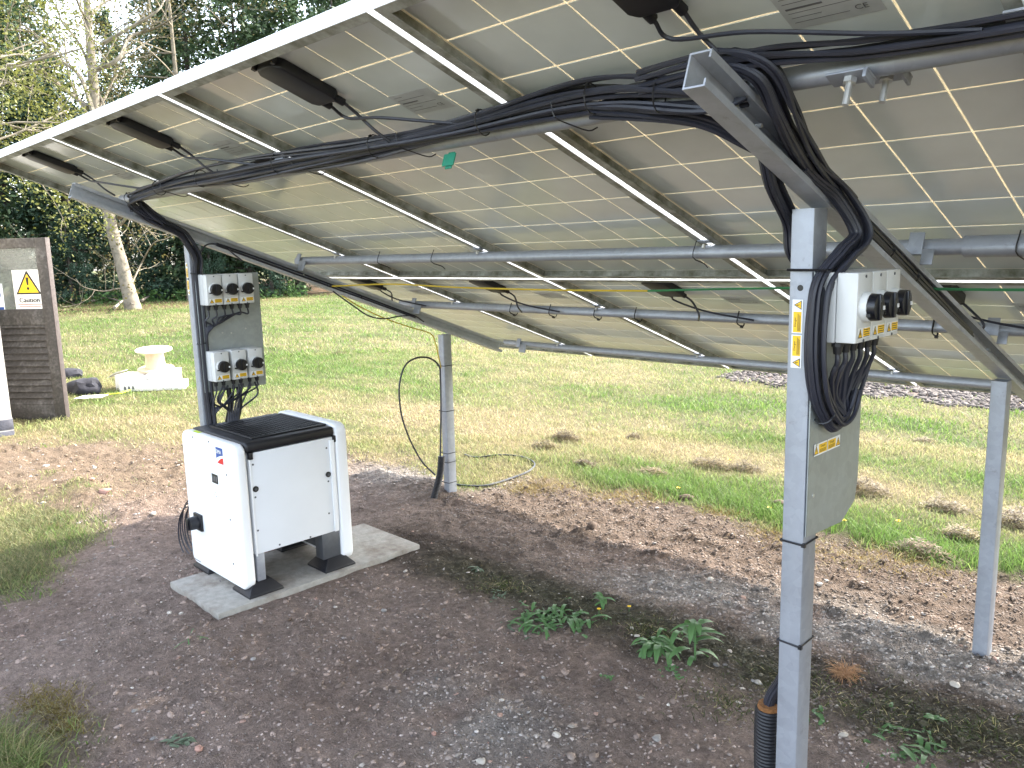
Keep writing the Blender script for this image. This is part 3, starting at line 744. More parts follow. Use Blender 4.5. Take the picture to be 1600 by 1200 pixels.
# leafy trees at the left
def leafy(u, dist, H, seed, label, mat, n1, per, cr):
    d = ray(u, 470); d = d/np.hypot(d[0], d[1]); loc = np.array([d[0]*dist, d[1]*dist, 0.]); rg = np.random.default_rng(seed)
    t = thing('leafy_tree', label, 'tree', tuple(loc)); mb = MB(); tips = []
    trk = spline([loc+np.array([0, 0, -.1]), loc+np.array([.1, .1, H*.3]), loc+np.array([-.1, .2, H*.6]), loc+np.array([.1, .1, H*.95])], 5)
    mb.tube(trk, np.linspace(.2, .03, len(trk)), 8)
    for i in range(n1):
        z = rg.integers(6, len(trk)); a = rg.uniform(0, 6.28)
        grow(mb, tips, trk[z], nz((math.cos(a), math.sin(a), rg.uniform(.0, .5))), .034, cr*rg.uniform(.5, 1.0), 2, rg, kids=(2, 4), up=.02)
    mb.build('trunk', 'bark', t, smooth=True)
    V, F_ = tip_leaves(tips, per*4, .26, .022, .055, rg); mesh_arr('crown', V-loc, F_, mat, t)
leafy(-55, 22, 10.5, 21, 'yellow green leafy tree reaching in from the left edge', 'spring_leaf', 36, 4, 3.3)
leafy(300, 33, 13.5, 23, 'thin brownish budding tree right of the pale trunk', 'bud', 20, 2, 3.0)
# undergrowth and fallen branches at the hedge foot
n = 5200; u = RNG.uniform(60, 480, n); t_ = RNG.uniform(0, 1, n)
P = np.array([at_z(a, 478-18*b-(a-85)*.035) for a, b in zip(u, t_)]); P[:, 2] = RNG.uniform(0, 1, n)**1.4*.55*(.3+fbm(P[:, 0]*.9, P[:, 1]*.9, 97))
N = RNG.normal(size=(n, 3))+np.array([0, 0, 1.]); N /= np.linalg.norm(N, axis=1)[:, None]
V, F_ = leaves(P, N, RNG.uniform(.05, .12, n), .5)
tag(big_mesh('undergrowth', V, F_, 'nettle'), 'low green undergrowth along the foot of the conifers', kind='stuff')
for path, lb in ((((118, 436), (135, 450), (160, 455), (178, 462)), 'long thin fallen branch left of the pale trunk'), (((140, 475), (165, 472), (192, 478)), 'fallen branch lying at the foot of the pale trunk'), (((180, 490), (195, 478), (210, 486)), 'short fallen branch in front of the pale trunk'), (((222, 476), (243, 464)), 'pale straight stick leaning in the undergrowth right of the trunk'), (((150, 468), (185, 470), (215, 462)), 'crooked fallen branch crossing behind the trunk foot')):
    q = [at_z(a, b) for a, b in path]
    q = spline([np.array(p)+np.array([0, 0, .08+.12*RNG.uniform()]) for p in q], 4)
    mb = MB(); mb.tube(q, np.linspace(.05, .02, len(q)), 5); tag(mb.build('fallen_branch', 'bark', smooth=True), lb, 'branch', 'fallen branches')

# ------------------------------------------------------------------ building corner and louvred door on the left
wc = at_z(22, 680)
bld = thing('building', 'pale pebbledash building corner with dark slate base', 'building', (wc[0], wc[1], 0))
x0, y0 = wc[0], wc[1]
mb = MB(); mb.box(x0-5, x0, y0-6, y0, .16, 2.7); mb.build('wall', 'render', bld)
mb = MB(); mb.box(x0-5.15, x0+.15, y0-6.15, y0+.15, 2.7, 2.85); mb.build('roof', 'roofing', bld)
mb = MB(); mb.box(x0-5, x0+.004, y0-6, y0+.004, -.05, .157); mb.build('plinth', 'mortar', bld)
for j in range(2):
    for i in range(4):
        a = y0+.006-.30*i-(.15 if j else 0)-.0
        b = a-.285
        if i == 0 and j: a = y0+.006; b = y0+.006-.135; 
        if i and j: a = y0+.006-.15-.30*(i-1); b = a-.285
        mb = MB(); mb.box(x0-.2, x0+.007, b, a, -.05+.105*j, -.05+.105*j+.095); mb.build('brick', 'slate', bld, bevel=.004)
dr = at_z(106, 656); ddir = nz(np.array([.79, .62, 0])); dn = np.array([.62, -.79, 0])      # along the door, facing the camera
door = thing('louvred_door', 'weathered brown louvred door with glazed top, standing open', 'door', (dr[0], dr[1], 0))
DW, DH = .86, 1.735
Z = np.array([0, 0, 1.]); dp = lambda a, z, b=0.: dr-ddir*a+dn*b+Z*z      # a: leftwards from the free edge
mb = MB()
mb.obox(dp(.055, DH/2), ddir*.055, dn*.022, Z*DH/2); mb.build('stile', 'timber', door, bevel=.004)
mb = MB(); mb.obox(dp(DW-.05, DH/2), ddir*.05, dn*.022, Z*DH/2); mb.build('stile', 'timber', door, bevel=.004)
mb = MB(); mb.obox(dp(-.005, DH/2), ddir*.004, dn*.03, Z*DH/2); mb.build('edge_strip', 'timber_red', door, bevel=.002)
for z, h in ((DH-.045, .045), (1.0, .075), (.08, .075)):
    mb = MB(); mb.obox(dp(DW/2, z), ddir*(DW/2-.11), dn*.02, Z*h); mb.build('rail', 'timber', door, bevel=.004)
for i in range(13):
    z = .19+i*.062
    mb = MB(); c = dp(DW/2, z); mb.obox(c, ddir*(DW/2-.108), dn*.020-Z*.036, nz(dn+Z)*.005); mb.build('slat', 'timber', door)
mb = MB(); mb.obox(dp(DW/2, 1.36), ddir*(DW/2-.11), dn*.004, Z*.29); mb.build('glass_pane', 'glass', door)
# printed signs on the glass
def sign_plane(o, u, v, n): return o, u, v, n
sw, sh = .255, .40
p0 = at_y(46, 452, 0) if False else None
def on_door(u, v, b):
    d = ray(u, v); o = dr+dn*b; return CAM+((o-CAM)@dn)/(d@dn)*d
sc_ = (on_door(22, 483, .012)+on_door(68, 421, .012))/2
hw = abs(np.dot(on_door(20, 450, .012)-on_door(66, 450, .012), ddir))/2; hh = abs(on_door(45, 421, .012)[2]-on_door(45, 482, .012)[2])/2
mb = MB(); mb.obox(sc_, ddir*hw, dn*.003, Z*hh, 0)
o_ = sc_+dn*.0045
def tri(mb, cx, cy, r, o, u, v, n, mi_black, mi_yel, k=.72):
    mb.flat([(cx-r, cy-r*.8), (cx+r, cy-r*.8), (cx, cy+r*.95)], o+n*.0006, u, v, mi_black)
    mb.flat([(cx-r*k, cy-r*.68), (cx+r*k, cy-r*.68), (cx, cy+r*.66)], o+n*.0012, u, v, mi_yel)
tri(mb, 0, hh*.32, hw*.86, o_, ddir, Z, dn, 1, 2, .80)
t0 = np.array([0, hh*.32])
mb.flat([(-.016, hh*.62), (.016, hh*.62), (.008, hh*.22), (-.008, hh*.22)], o_+dn*.002, ddir, Z, 1)
mb.flat([(.014*math.cos(a), hh*.05+.014*math.sin(a)) for a in np.linspace(0, 6.28, 12, endpoint=False)], o_+dn*.002, ddir, Z, 1)
[put_text(mb, 'Caution', hh*.36, o_+dn*(.001+.0002*k)-Z*hh*.66+ddir*.0022*(k-1), ddir, Z, 1) for k in range(3)]
for i, wd in enumerate((.82, .74)): mb.flat([(-hw*wd, -hh*(.75+.11*i)), (hw*wd, -hh*(.75+.11*i)), (hw*wd, -hh*(.79+.11*i)), (-hw*wd, -hh*(.79+.11*i))], o_+dn*.001, ddir, Z, 4)
tag(mb.build('caution_sign', ['paper', 'ink', 'yellow', 'greyink', 'stone_pink']), 'white caution sign with warning triangle on the door glass', 'sign')
s2 = on_door(-6, 466, .012); mb = MB(); mb.obox(s2, ddir*.075, dn*.003, Z*.135, 0)
o2 = s2+dn*.0045
mb.flat([(.055*math.cos(a), .035+.055*math.sin(a)) for a in np.linspace(0, 6.28, 24, endpoint=False)], o2, ddir, Z, 1)
mb.flat([(.028*math.cos(a), .035+.028*math.sin(a)) for a in np.linspace(0, 6.28, 16, endpoint=False)], o2+dn*.001, ddir, Z, 0)
mb.flat([(-.075, -.135), (.075, -.135), (.075, -.085), (-.075, -.085)], o2, ddir, Z, 1)
tag(mb.build('mandatory_sign', ['paper', 'blue']), 'small white sign with blue disc at the left of the glass', 'sign')

# ------------------------------------------------------------------ cable reel, boxes and litter on the lawn
rc = at_z(238, 606)
def flatbox(name, label, c, ax, hx, hy, h, mat, cat='box', open_=False, z0=0.):
    ax = nz((math.cos(ax), math.sin(ax), 0)); ay = np.array([-ax[1], ax[0], 0]); c = np.array([c[0], c[1], hz(c[0], c[1])+z0])
    t = thing(name, label, cat, tuple(c)); mb = MB(); th = .006
    if open_:
        mb.obox(c+Z*th, ax*hx, ay*hy, Z*th); mb.build('base', mat, t)
        for s_, a_, b_, ha, hb in ((1, ax, ay, hx, hy), (-1, ax, ay, hx, hy)):
            mb = MB(); mb.obox(c+a_*s_*(ha-th)+Z*(h/2+th), a_*th, b_*hb, Z*h/2); mb.build('side', mat, t)
            mb = MB(); mb.obox(c+b_*s_*(hb-th)+Z*(h/2+th), a_*(ha-2.2*th), b_*th, Z*h/2); mb.build('side', mat, t)
            mb = MB(); mb.obox(c+a_*s_*(ha+.05)+Z*(h+th), a_*.055+Z*.03*1, b_*hb*.9, nz(-a_*.03+Z*.055*s_)*.003); mb.build('flap', mat, t)
    else:
        mb.obox(c+Z*h/2, ax*hx, ay*hy, Z*h/2); mb.build('body', mat, t, bevel=.004)
        mb = MB(); mb.obox(c+Z*(h+.003), ax*hx*1.005, ay*hy*1.005, Z*.003); mb.build('lid', mat, t)
    return t
A_ = math.atan2(_rt[1], _rt[0])
rv = np.array([_rt[0], _rt[1], 0]); rv = nz(rv); fv = np.array([-rv[1], rv[0], 0])
b1 = flatbox('cardboard_box', 'long flat white box lying in front of the cable reel', rc+rv*.10-fv*.16, A_+.10, .36, .10, .09, 'cardboard')
mb = MB(); c = rc+rv*.10-fv*.16; ax = nz((math.cos(A_+.10), math.sin(A_+.10), 0)); ay = np.array([-ax[1], ax[0], 0])
o = c-ax*.24-ay*.1012+Z*(hz(c[0], c[1])+.045); mb.flat([(-.105, -.04), (.06, -.04), (.06, .04), (-.105, .04)], o, ax, Z, 0)
for i in range(3): mb.flat([(-.07+.045*i, -.02), (-.04+.045*i, -.02), (-.045+.045*i, .015), (-.065+.045*i, .02)], o-ay*.001, ax, Z, 1)
mb.build('printed_panel', ['paper', 'greyink'], b1)
flatbox('cardboard_box', 'open white carton with raised flaps left of the cable reel', rc-rv*.20+fv*.02, A_-.12, .17, .14, .17, 'cardboard', open_=True)
flatbox('cardboard_box', 'white carton standing under the cable reel', rc+rv*.06+fv*.10, A_-.05, .20, .15, .20, 'cardboard')
zr = hz(rc[0], rc[1])+.21; cr = rc+rv*.02+fv*.10
reel = thing('cable_reel', 'empty plywood cable reel standing on white cartons', 'cable reel', (cr[0], cr[1], zr))
tilt = nz(Z+fv*-.10+rv*.03)
mb = MB(); mb.cyl(np.array([cr[0], cr[1], zr]), tilt, .205, .016, 36); mb.build('flange', 'ply', reel, smooth=True)
mb = MB(); mb.cyl(np.array([cr[0], cr[1], zr])+tilt*.016, tilt, .115, .215, 28, r2=.10); mb.build('drum', 'ply', reel, smooth=True)
mb = MB(); mb.cyl(np.array([cr[0], cr[1], zr])+tilt*.231, tilt, .205, .016, 36); fl = mb.build('flange', 'ply2', reel, smooth=True)
mb = MB(); mb.cyl(np.array([cr[0], cr[1], zr])+tilt*.2472, tilt, .025, .001, 16); mb.build('spindle_hole', 'ink', fl)
# scattered card and a dark jacket
def lump(name, label, cat, c, rx, ry, h, mat, seed):
    rg = np.random.default_rng(seed); bm = bmesh.new(); bmesh.ops.create_icosphere(bm, subdivisions=3, radius=1)
    V = np.array([v.co[:] for v in bm.verts]); F_ = [tuple(a.index for a in f.verts) for f in bm.faces]; bm.free()
    nn = fbm(V[:, 0]*2.2+9, V[:, 1]*2.2+V[:, 2], seed, 4); V = V*(.6+.8*nn)[:, None]
    V = V[:, 0:1]*rx*rv+V[:, 1:2]*ry*fv+np.c_[0*V[:, :2], V[:, 2]*h]
    c = np.array([c[0], c[1], hz(c[0], c[1])+h*.35]); t = thing(name, label, cat, tuple(c))
    mb = MB(); mb.add(V+c, F_); mb.build('cloth', mat, t, smooth=True); return t, c
jc = at_z(132, 615); jk, c = lump('jacket', 'crumpled black jacket dumped on the grass beside the door', 'jacket', jc, .20, .16, .13, 'cloth', 3)
mb = MB(); mb.obox(c+rv*.08+Z*.085, rv*.04, fv*.012, Z*.008); mb.build('lining', 'orange', jk)
lump('tool_bag', 'low dark bag lying behind the black jacket', 'bag', at_z(108, 590), .20, .14, .09, 'cloth', 4)
pc = at_z(143, 627); mb = MB(); pc[2] = hz(pc[0], pc[1])
mb.prism([(-.16, -.05), (.12, -.04), (.16, .06), (-.10, .05)], pc+Z*.03, rv, fv+Z*.15, Z*.004, 0)
tag(mb.build('paper_sheet', 'cardboard'), 'white sheet of card lying in front of the black jacket', 'paper')
q = spline([at_z(u, v)+Z*.03 for u, v in ((150, 624), (170, 620), (190, 618), (205, 613))], 5); mb = MB(); mb.tube(q, .006, 4)
tag(mb.build('string_line', 'fluoro'), 'fluorescent yellow string line on the grass by the reel', 'string')

# ------------------------------------------------------------------ solar panels
def make_panel():
    t = thing('solar_module', 'x', 'solar panel', (0, 0, 0), 'solar panels of the array', rot=(-TH, 0, 0))
    w, L, D = .992, 1.65, .040; fw, tk = .026, .0022
    mb = MB()
    for (a, b) in ((0, tk), (w-tk, w)):
        mb.box(a, b, 0, L, 0, D, 0)
    for (a, b) in ((0, tk), (L-tk, L)):
        mb.box(tk, w-tk, a, b, 0, D, 0)
    mb.box(tk, fw, tk, L-tk, 0, tk, 1); mb.box(w-fw, w-tk, tk, L-tk, 0, tk, 1)
    mb.box(fw, w-fw, tk, fw, .0001, tk, 1); mb.box(fw, w-fw, L-fw, L-tk, .0001, tk, 1)
    # inner faces of the walls are weathered
    e = .0008
    mb.box(tk, tk+e, tk, L-tk, tk, D-.008, 1); mb.box(w-tk-e, w-tk, tk, L-tk, tk, D-.008, 1)
    mb.box(tk+e, w-tk-e, tk, tk+e, tk, D-.008, 1); mb.box(tk+e, w-tk-e, L-tk-e, L-tk, tk, D-.008, 1)
    # top lips
    mb.box(tk, .009, tk, L-tk, D-tk, D, 0); mb.box(w-.009, w-tk, tk, L-tk, D-tk, D, 0)
    mb.box(.009, w-.009, tk, .009, D-tk, D, 0); mb.box(.009, w-.009, L-.009, L-tk, D-tk, D, 0)
    mb.build('frame', ['alu', 'alu_dirty'], t)
    mb = MB(); mb.box(tk, w-tk, tk, L-tk, D-.0068, D-.0042); mb.build('backsheet', 'backsheet', t)
    cw = .1575; px_, py_ = .1625, .1632; ox = (w-6*px_)/2; oy = .010
    mb = MB(); mb.box(-cw/2, cw/2, -cw/2, cw/2, -.0026, .0026); c0 = mb.build('solar_cell', 'cell', t)
    first = True
    for i in range(6):
        for j in range(10):
            c = c0 if first else c0.copy()
            if not first: COL.objects.link(c); c.parent = t
            first = False
            c.location = (ox+px_*(i+.5), .012+py_*(j+.5), D-.0055)
    mb = MB(); mb.box(w+.0005, w+.0195, .03, L-.03, .004, .0055); mb.build('added_gap_strip', 'gap', t)  # added strip: stops sun leaking through the gap, shines white from below
    # junction box near the upper end
    mb = MB(); bx = w/2-.052; by = .048; z1 = D-.0085
    mb.prism([(0, .02), (.02, 0), (.085, 0), (.105, .02), (.105, .17), (.09, .185), (.015, .185), (0, .17)], (bx, by, z1-.027), (1, 0, 0), (0, 1, 0), (0, 0, .027))
    jb = mb.build('junction_box', 'black', t, bevel=.004)
    for dx in (.022, .083):
        mb = MB(); mb.cyl((bx+dx, by+.18, z1-.014), (0, 1, 0), .010, .030, 10); mb.build('gland', 'black', jb, smooth=True)
    for dx in (.0, .09):
        mb = MB(); mb.box(bx+dx+.002, bx+dx+.014, by-.006, by+.004, z1-.024, z1-.006); mb.build('latch', 'black', jb)
    mb = MB(); rx, ry = w/2+.235, .30
    mb.box(rx-.075, rx+.075, ry, ry+.095, D-.0086, D-.0083, 0)
    for k in range(6): mb.box(rx-.065, rx-.065+(.03, .10, .06, .115, .05, .09)[k], ry+.012+k*.013, ry+.012+(.0012, .0012, .0045, .001, .001, .001)[k]+k*.013, D-.0089, D-.0086, 1)
    pts, fs = text_geo('CE', .018); mb.flat(pts, (rx+.045, ry+.078, D-.0092), (1, 0, 0), (0, -1, 0), 1, fs)
    mb.build('rating_label', ['rlabel', 'greyink'], t)
    return t
M['rlabel'] = pmat('grey_rating_label', (.42, .44, .45), .4)
pan = make_panel()
first = True; PANELS = {}
POSW = ['left end', 'second from the left end', 'third from the left end, above the inverter side', 'fourth from the left end, over the front rafter', 'fifth from the left end, at the right edge', 'sixth from the left end, beyond the right edge', 'last at the right end']
for row in range(2):
    for k in range(-1, 6):
        loc = sp(X1+k*PW+.010, row*PL+.006, 0)
        lb = ('upper row' if row == 0 else 'lower row')+' solar panel, '+POSW[k+1]
        if first: first = False; p = pan; p.location = loc; p['label'] = lb
        else: p = dup(pan, loc, lb, rot=(-TH, 0, 0))
        PANELS[(row, k)] = p
def plocal(p, P):
    R3 = np.array([EX, SD, NRM]); return R3@(np.asarray(P)-np.array(p.location))
def lead(key, pts, r=.0042):
    """a lead that leaves a panel's junction box"""
    p = PANELS[key]; q = spline([plocal(p, a) for a in pts], 6); mb = MB(); mb.tube(q, r, 6); mb.build('lead', 'cable', p, smooth=True)

# ------------------------------------------------------------------ steel mounting frame
fr = thing('mounting_frame', 'galvanised steel frame of posts, rafters and purlins under the panels', 'frame', (XB, YN, 0))
XR0, XR1 = XA-.12, 2.65
def cprof(mb, P0, P1, U, V, w, h, t, lip=.014, mi=0):
    """lipped channel from P0 to P1: web at -U side, opening towards +U; V up"""
    d = np.asarray(P1)-np.asarray(P0); ou = [(0, 0), (w, 0), (w, lip), (w-t, lip), (w-t, t), (t, t), (t, h-t), (w-t, h-t), (w-t, h-lip), (w, h-lip), (w, h), (0, h)]
    # split in convex pieces so that faces stay clean
    for a, b, c, e in ((0, t, 0, h), (t, w, 0, t), (t, w, h-t, h), (w-t, w, t, lip), (w-t, w, h-lip, h-t)):
        mb.prism([(a, c), (b, c), (b, e), (a, e)], P0, U, V, d, mi)
RH, RW = .064, .042; RX = -.010; RO_ = .057
for xr, s0, s1 in ((XA, .215, 2.84), (XB, .275, 2.84)):
    mb = MB(); cprof(mb, sp(xr+RX, s0, RO_+RH), sp(xr+RX, s1, RO_+RH), EX, NRM, RW, RH, .0035)
    rf = mb.build('rafter', 'galv_dull', fr, bevel=0)
    for s in PUR[:2]+PUR[2:3]:
        mb = MB(); c = sp(xr+RX+.0042, s+.03, RO_+RH*.5); mb.cyl(c, EX, .009, .007, 6); mb.cyl(c+EX*.007, EX, .0045, .022, 8); mb.build('bolt', 'bolt', rf, smooth=True)
PTH = .040
for i, s in enumerate(PUR):
    a = sp(XR0 if i != 1 else XA+.0-.02, s, .006+PTH/2); b = sp(XR1, s, .006+PTH/2)
    mb = MB(); mb.prism(rrect(PTH*.92, PTH, .016, 4), a, SD, NRM, b-a); pu = mb.build('purlin', 'galv', fr, smooth=True)
    me = pu.data
    # sleeve joints
    if i in (0, 1):
        xs = (.02, .30) if i == 0 else (-.62, .0)
        a2 = sp(xs[0], s, .006+PTH/2); b2 = sp(xs[1], s, .006+PTH/2)
        mb = MB(); mb.prism(rrect(PTH*.92+.010, PTH+.010, .018, 4), a2, SD, NRM, b2-a2); sl_ = mb.build('sleeve', 'galv', pu, smooth=True)
        mb = MB(); c = (a2*.62+b2*.38)-SD*(PTH*.46+.005); mb.cyl(c, -SD-NRM*.5, .013, .010, 6); mb.cyl(c, -SD-NRM*.5, .007, .036, 8); mb.build('bolt', 'bolt', pu, smooth=True)
    # clamps at the panel joints
    for k in range(0, 5):
        xs = X1+k*PW
        for cc in ((sp(xs-.005, s-.040, .018), sp(xs+.03, s+.036, .012)) if i == 0 else (sp(xs+.0, s-.034, .004), sp(xs, s+.034, .004))):
            mb = MB(); mb.obox(cc, EX*(.026 if i == 0 else .02), SD*(.018 if i == 0 else .010), NRM*.002); mb.build('clamp', 'galv', pu)
        mb = MB(); mb.cyl(sp(xs, s-.04 if i == 0 else s-.034, .014), -NRM, .005, .012, 6); mb.build('bolt', 'bolt', pu)
# extra clamps with long bolts beside the front rafter
for (du, ds, of) in ((.0, -.020, .054), (.03, .044, .022)):
    c = sp(-.565+du, PUR[0]+ds, of); mb = MB(); mb.obox(c, EX*.034, SD*.02, NRM*.002); mb.obox(c+EX*.03-NRM*.006, EX*.003, SD*.02, NRM*.008); mb.build('clamp', 'galv', fr, bevel=.001)
    mb = MB(); mb.cyl(c-NRM*.002, -NRM, .011, .009, 6); mb.cyl(c-NRM*.01, -NRM, .0055, .038, 8); mb.build('bolt', 'bolt', fr, smooth=True)
# angle cleats joining purlins and rafters
for xr in (XA, XB):
    for i, s in enumerate(PUR[1:]):
        mb = MB(); mb.obox(sp(xr+.055+(.03 if xr == XA else .012), s-.03, .062), EX*(.03 if xr == XA else .014), SD*.003, NRM*(.026 if xr == XA else .02))
        mb.build('cleat', 'galv', fr, bevel=.001)
        mb = MB(); mb.obox(sp(xr+.035, s-.029, .026), EX*.018, SD*.003, NRM*.029); mb.build('cleat', 'galv', fr, bevel=.001)
# posts
def post(x, y, zt_, wx, wy, z0=-.15):
    mb = MB(); mb.prism(rrect(wx, wy, .005, 2), (x, y, z0), (1, 0, 0), (0, 1, 0), (0, 0, zt_-z0)); return mb.build('post', 'galv', fr, smooth=True)
def under(y, off): return ZT-(y-YT)*math.tan(TH)-off/math.cos(TH)
PWX, PWY = .050, .064
pA1 = post(XA-.020, YN, under(YN+.032, .1225), PWX, PWY); pB1 = post(XB-.000, YN, under(YN+.032, .1225), PWX, PWY)
pA2 = post(XA+.002, YF, under(YF+.032, .1225), PWX, PWY); pB2 = post(XB+.010, YF, under(YF+.032, .1225), PWX, PWY)
for pp, x, y in ((pB1, XB, YN), (pA1, XA-.02, YN)):
    mb = MB(); mb.cyl((x, y-PWY/2+.0005, 1.395 if pp is pB1 else 1.40), (0, -1, 0), .0065, .001, 12); mb.build('bolt_hole', 'ink', pp)
# warning stickers
def danger_sticker(mb, o, u, v, n, w, h, flip=False, text='Danger'):
    """landscape sticker centred at o: triangle with bolt at one end, yellow text box beside it"""
    mb.flat([(-w/2, -h/2), (w/2, -h/2), (w/2, h/2), (-w/2, h/2)], o, u, v, 0)
    sg = -1 if flip else 1
    cx = -sg*w*.34; r = h*.42; cy = -h*.04
    mb.flat([(cx-r, cy-r*.8), (cx+r, cy-r*.8), (cx, cy+r*.95)], o+n*.0003, u, v, 2)
    mb.flat([(cx-r*.76, cy-r*.66), (cx+r*.76, cy-r*.66), (cx, cy+r*.64)], o+n*.0006, u, v, 1)
    mb.flat([(cx-r*.02, cy+r*.38), (cx+r*.14, cy+r*.0), (cx+r*.02, cy+r*.0), (cx+r*.16, cy-r*.5), (cx-r*.16, cy-r*.08), (cx-r*.02, cy-r*.08), (cx-r*.16, cy+r*.18)], o+n*.0009, u, v, 2)
    a, b = sorted((-sg*w*.14, sg*w*.47))
    mb.flat([(a, -h*.38), (b, -h*.38), (b, h*.38), (a, h*.38)], o+n*.0003, u, v, 1)
    put_text(mb, text, h*.30, o+n*.0006+u*(a+b)/2+v*h*.10, u, v, 2)
    for k in range(3): mb.flat([(a+w*.04, -h*(.05+.10*k)), (b-w*(.05+.03*k), -h*(.05+.10*k)), (b-w*(.05+.03*k), -h*(.09+.10*k)), (a+w*.04, -h*(.09+.10*k))], o+n*.0006, u, v, 2)
Yn = np.array([0, -1., 0]); SM = ['paper', 'yellow', 'ink']
yF = YN-PWY/2-.0012
for z, fl in ((1.336, True), (1.263, False)):
    mb = MB(); danger_sticker(mb, np.array([XB-.004, yF, z]), np.array([0, 0, 1.]), np.array([-1., 0, 0]), Yn, .070, .023, fl); mb.build('danger_sticker', SM, pB1)
for z, fl in ((1.44, True), (1.36, False)):
    mb = MB(); danger_sticker(mb, np.array([XA-.026, yF, z]), np.array([0, 0, 1.]), np.array([-1., 0, 0]), Yn, .070, .023, fl); mb.build('danger_sticker', SM, pA1)

# backing plates
def plate(label, x, pts, th=.003):
    t = thing('backing_plate', label, 'metal plate', (x, pts[0][0], pts[0][1])); mb = MB()
    mb.prism(pts, (x, 0, 0), (0, 1, 0), (0, 0, 1), (th, 0, 0)); mb.build('sheet', 'sheet', t, bevel=.0008, seg=1); return t
xpB = XB+PWX/2+.002
plB = plate('galvanised plate with clipped corner fixed to the front post', xpB, [(1.594, .862), (1.775, .850), (1.845, .885), (1.858, .94), (1.858, 1.43), (1.594, 1.43)])
mb = MB(); o = np.array([xpB+.0045, 1.680, 1.0495]); u = np.array([0, 1., 0.0]); v = np.array([0, 0, 1.])
for dy, fl in ((-.033, False), (.033, True)): danger_sticker(mb, o+u*dy, u, v, EX, .064, .026, fl)
mb.build('danger_sticker', SM, plB)
for y, z in ((1.625, 1.06), (1.62, .95), (1.83, 1.20)): 
    mb = MB(); mb.cyl((xpB+.003, y, z), EX, .004, .002, 8); mb.build('rivet', 'bolt', plB)
xpA = XA+.030
plA = plate('galvanised plate carrying six grey isolators on the left post', xpA, [(1.60, .862), (1.915, .862), (1.918, .90), (1.918, 1.42), (1.60, 1.42)])
for y, z in ((1.83, 1.15), (1.71, 1.14), (1.755, 1.135)): mb = MB(); mb.cyl((xpA+.003, y, z), EX, .004, .002, 8); mb.build('rivet', 'bolt', plA)

# rotary isolators
def make_isolator():
    t = thing('isolator_switch', 'x', 'switch box', (0, 0, 0), 'rotary isolator switches'); w, h = .073, .142
    mb = MB(); mb.box(0, .045, -w/2, w/2, 0, h); mb.build('base', 'plastic2', t, bevel=.003)
    mb = MB(); mb.box(.046, .088, -w/2, w/2, .001, h-.001); mb.build('lid', 'plastic', t, bevel=.003)
    zc = .072
    mb = MB(); mb.cyl((.088, .0, zc), EX, .0305, .014, 32, r2=.0295); dl = mb.build('dial_ring', 'plastic', t, smooth=True)
    mb = MB(); mb.cyl((.102, 0, zc), EX, .0275, .015, 32, r2=.0265); kn = mb.build('knob', 'knob', t, bevel=0, smooth=True)
    mb = MB(); mb.obox((.1185, 0, zc), (.0025, 0, 0), (0, .005, .0), (0, 0, .0255)); mb.build('grip', 'knob', kn, bevel=.001)
    mb = MB(); mb.obox((.1175, .0215, zc-.002), (.0015, 0, 0), (0, .003, 0), (0, 0, .004)); mb.build('pointer', 'paper', kn)
    mb = MB(); mb.obox((.109, -.029, zc-.014), (.004, 0, 0), (0, .006, 0), (0, 0, .003)); mb.build('lock_tab', 'knob', kn)
    mb = MB(); o = np.array([.0886, .003, .0205]); u = np.array([0, 1., 0]); v = Z
    mb.flat([(-.033, -.0105), (.029, -.0105), (.029, .0105), (-.033, .0105)], o, u, v, 0)
    mb.flat([(-.007, -.0085), (.027, -.0085), (.027, .0085), (-.007, .0085)], o+EX*.0003, u, v, 1)
    r = .0105; cx = -.021
    mb.flat([(cx-r, -.0095), (cx+r, -.0095), (cx, .0095)], o+EX*.0003, u, v, 2); mb.flat([(cx-r*.7, -.0078), (cx+r*.7, -.0078), (cx, .0062)], o+EX*.0006, u, v, 1)
    mb.flat([(cx-.001, .003), (cx+.0018, -.001), (cx+.001, -.006), (cx-.002, -.001)], o+EX*.0009, u, v, 2)
    for k in range(4): mb.flat([(-.004, .0065-.0045*k), (.026-.003*(k % 2), .0065-.0045*k), (.026-.003*(k % 2), .0050-.0045*k), (-.004, .0050-.0045*k)], o+EX*.0006, u, v, 2)
    mb.build('warning_label', SM, t)
    for y, z in ((.0, h-.009), (.0, .0045)): mb = MB(); mb.cyl((.0882, y, z), EX, .0032, .0012, 10); mb.build('screw', 'dark_metal', t)
    for y in (-.019, .019):
        mb = MB(); mb.cyl((.045, y, .002), (0, 0, -1), .013, .010, 8); mb.cyl((.045, y, -.008), (0, 0, -1), .010, .016, 10, r2=.008); mb.build('gland', 'black', t, smooth=True)
    return t
iso = make_isolator(); first = True; GL = {'B': [], 'AT': [], 'AB': []}
for key, x, ys, z, lbs in (('B', xpB+.004, (1.627, 1.702, 1.777), 1.285, ('grey isolator nearest the front post, its blank side showing', 'middle grey isolator of the three by the front post', 'grey isolator farthest from the front post, at the plate edge')),
                           ('AT', xpA+.004, (1.650, 1.728, 1.806), 1.277, ('upper row grey isolator next to the left post', 'middle grey isolator of the upper row on the left plate', 'right hand grey isolator of the upper row on the left plate')),
                           ('AB', xpA+.004, (1.655, 1.742, 1.826), .918, ('lower row grey isolator next to the left post', 'middle grey isolator of the lower row above the inverter', 'right hand grey isolator of the lower row above the inverter'))):
    for y, lb in zip(ys, lbs):
        if first: first = False; o = iso; o.location = (x, y, z); o['label'] = lb
        else: o = dup(iso, (x, y, z), lb)
        for dy in (-.019, .019): GL[key].append(np.array([x+.045, y+dy, z-.022]))
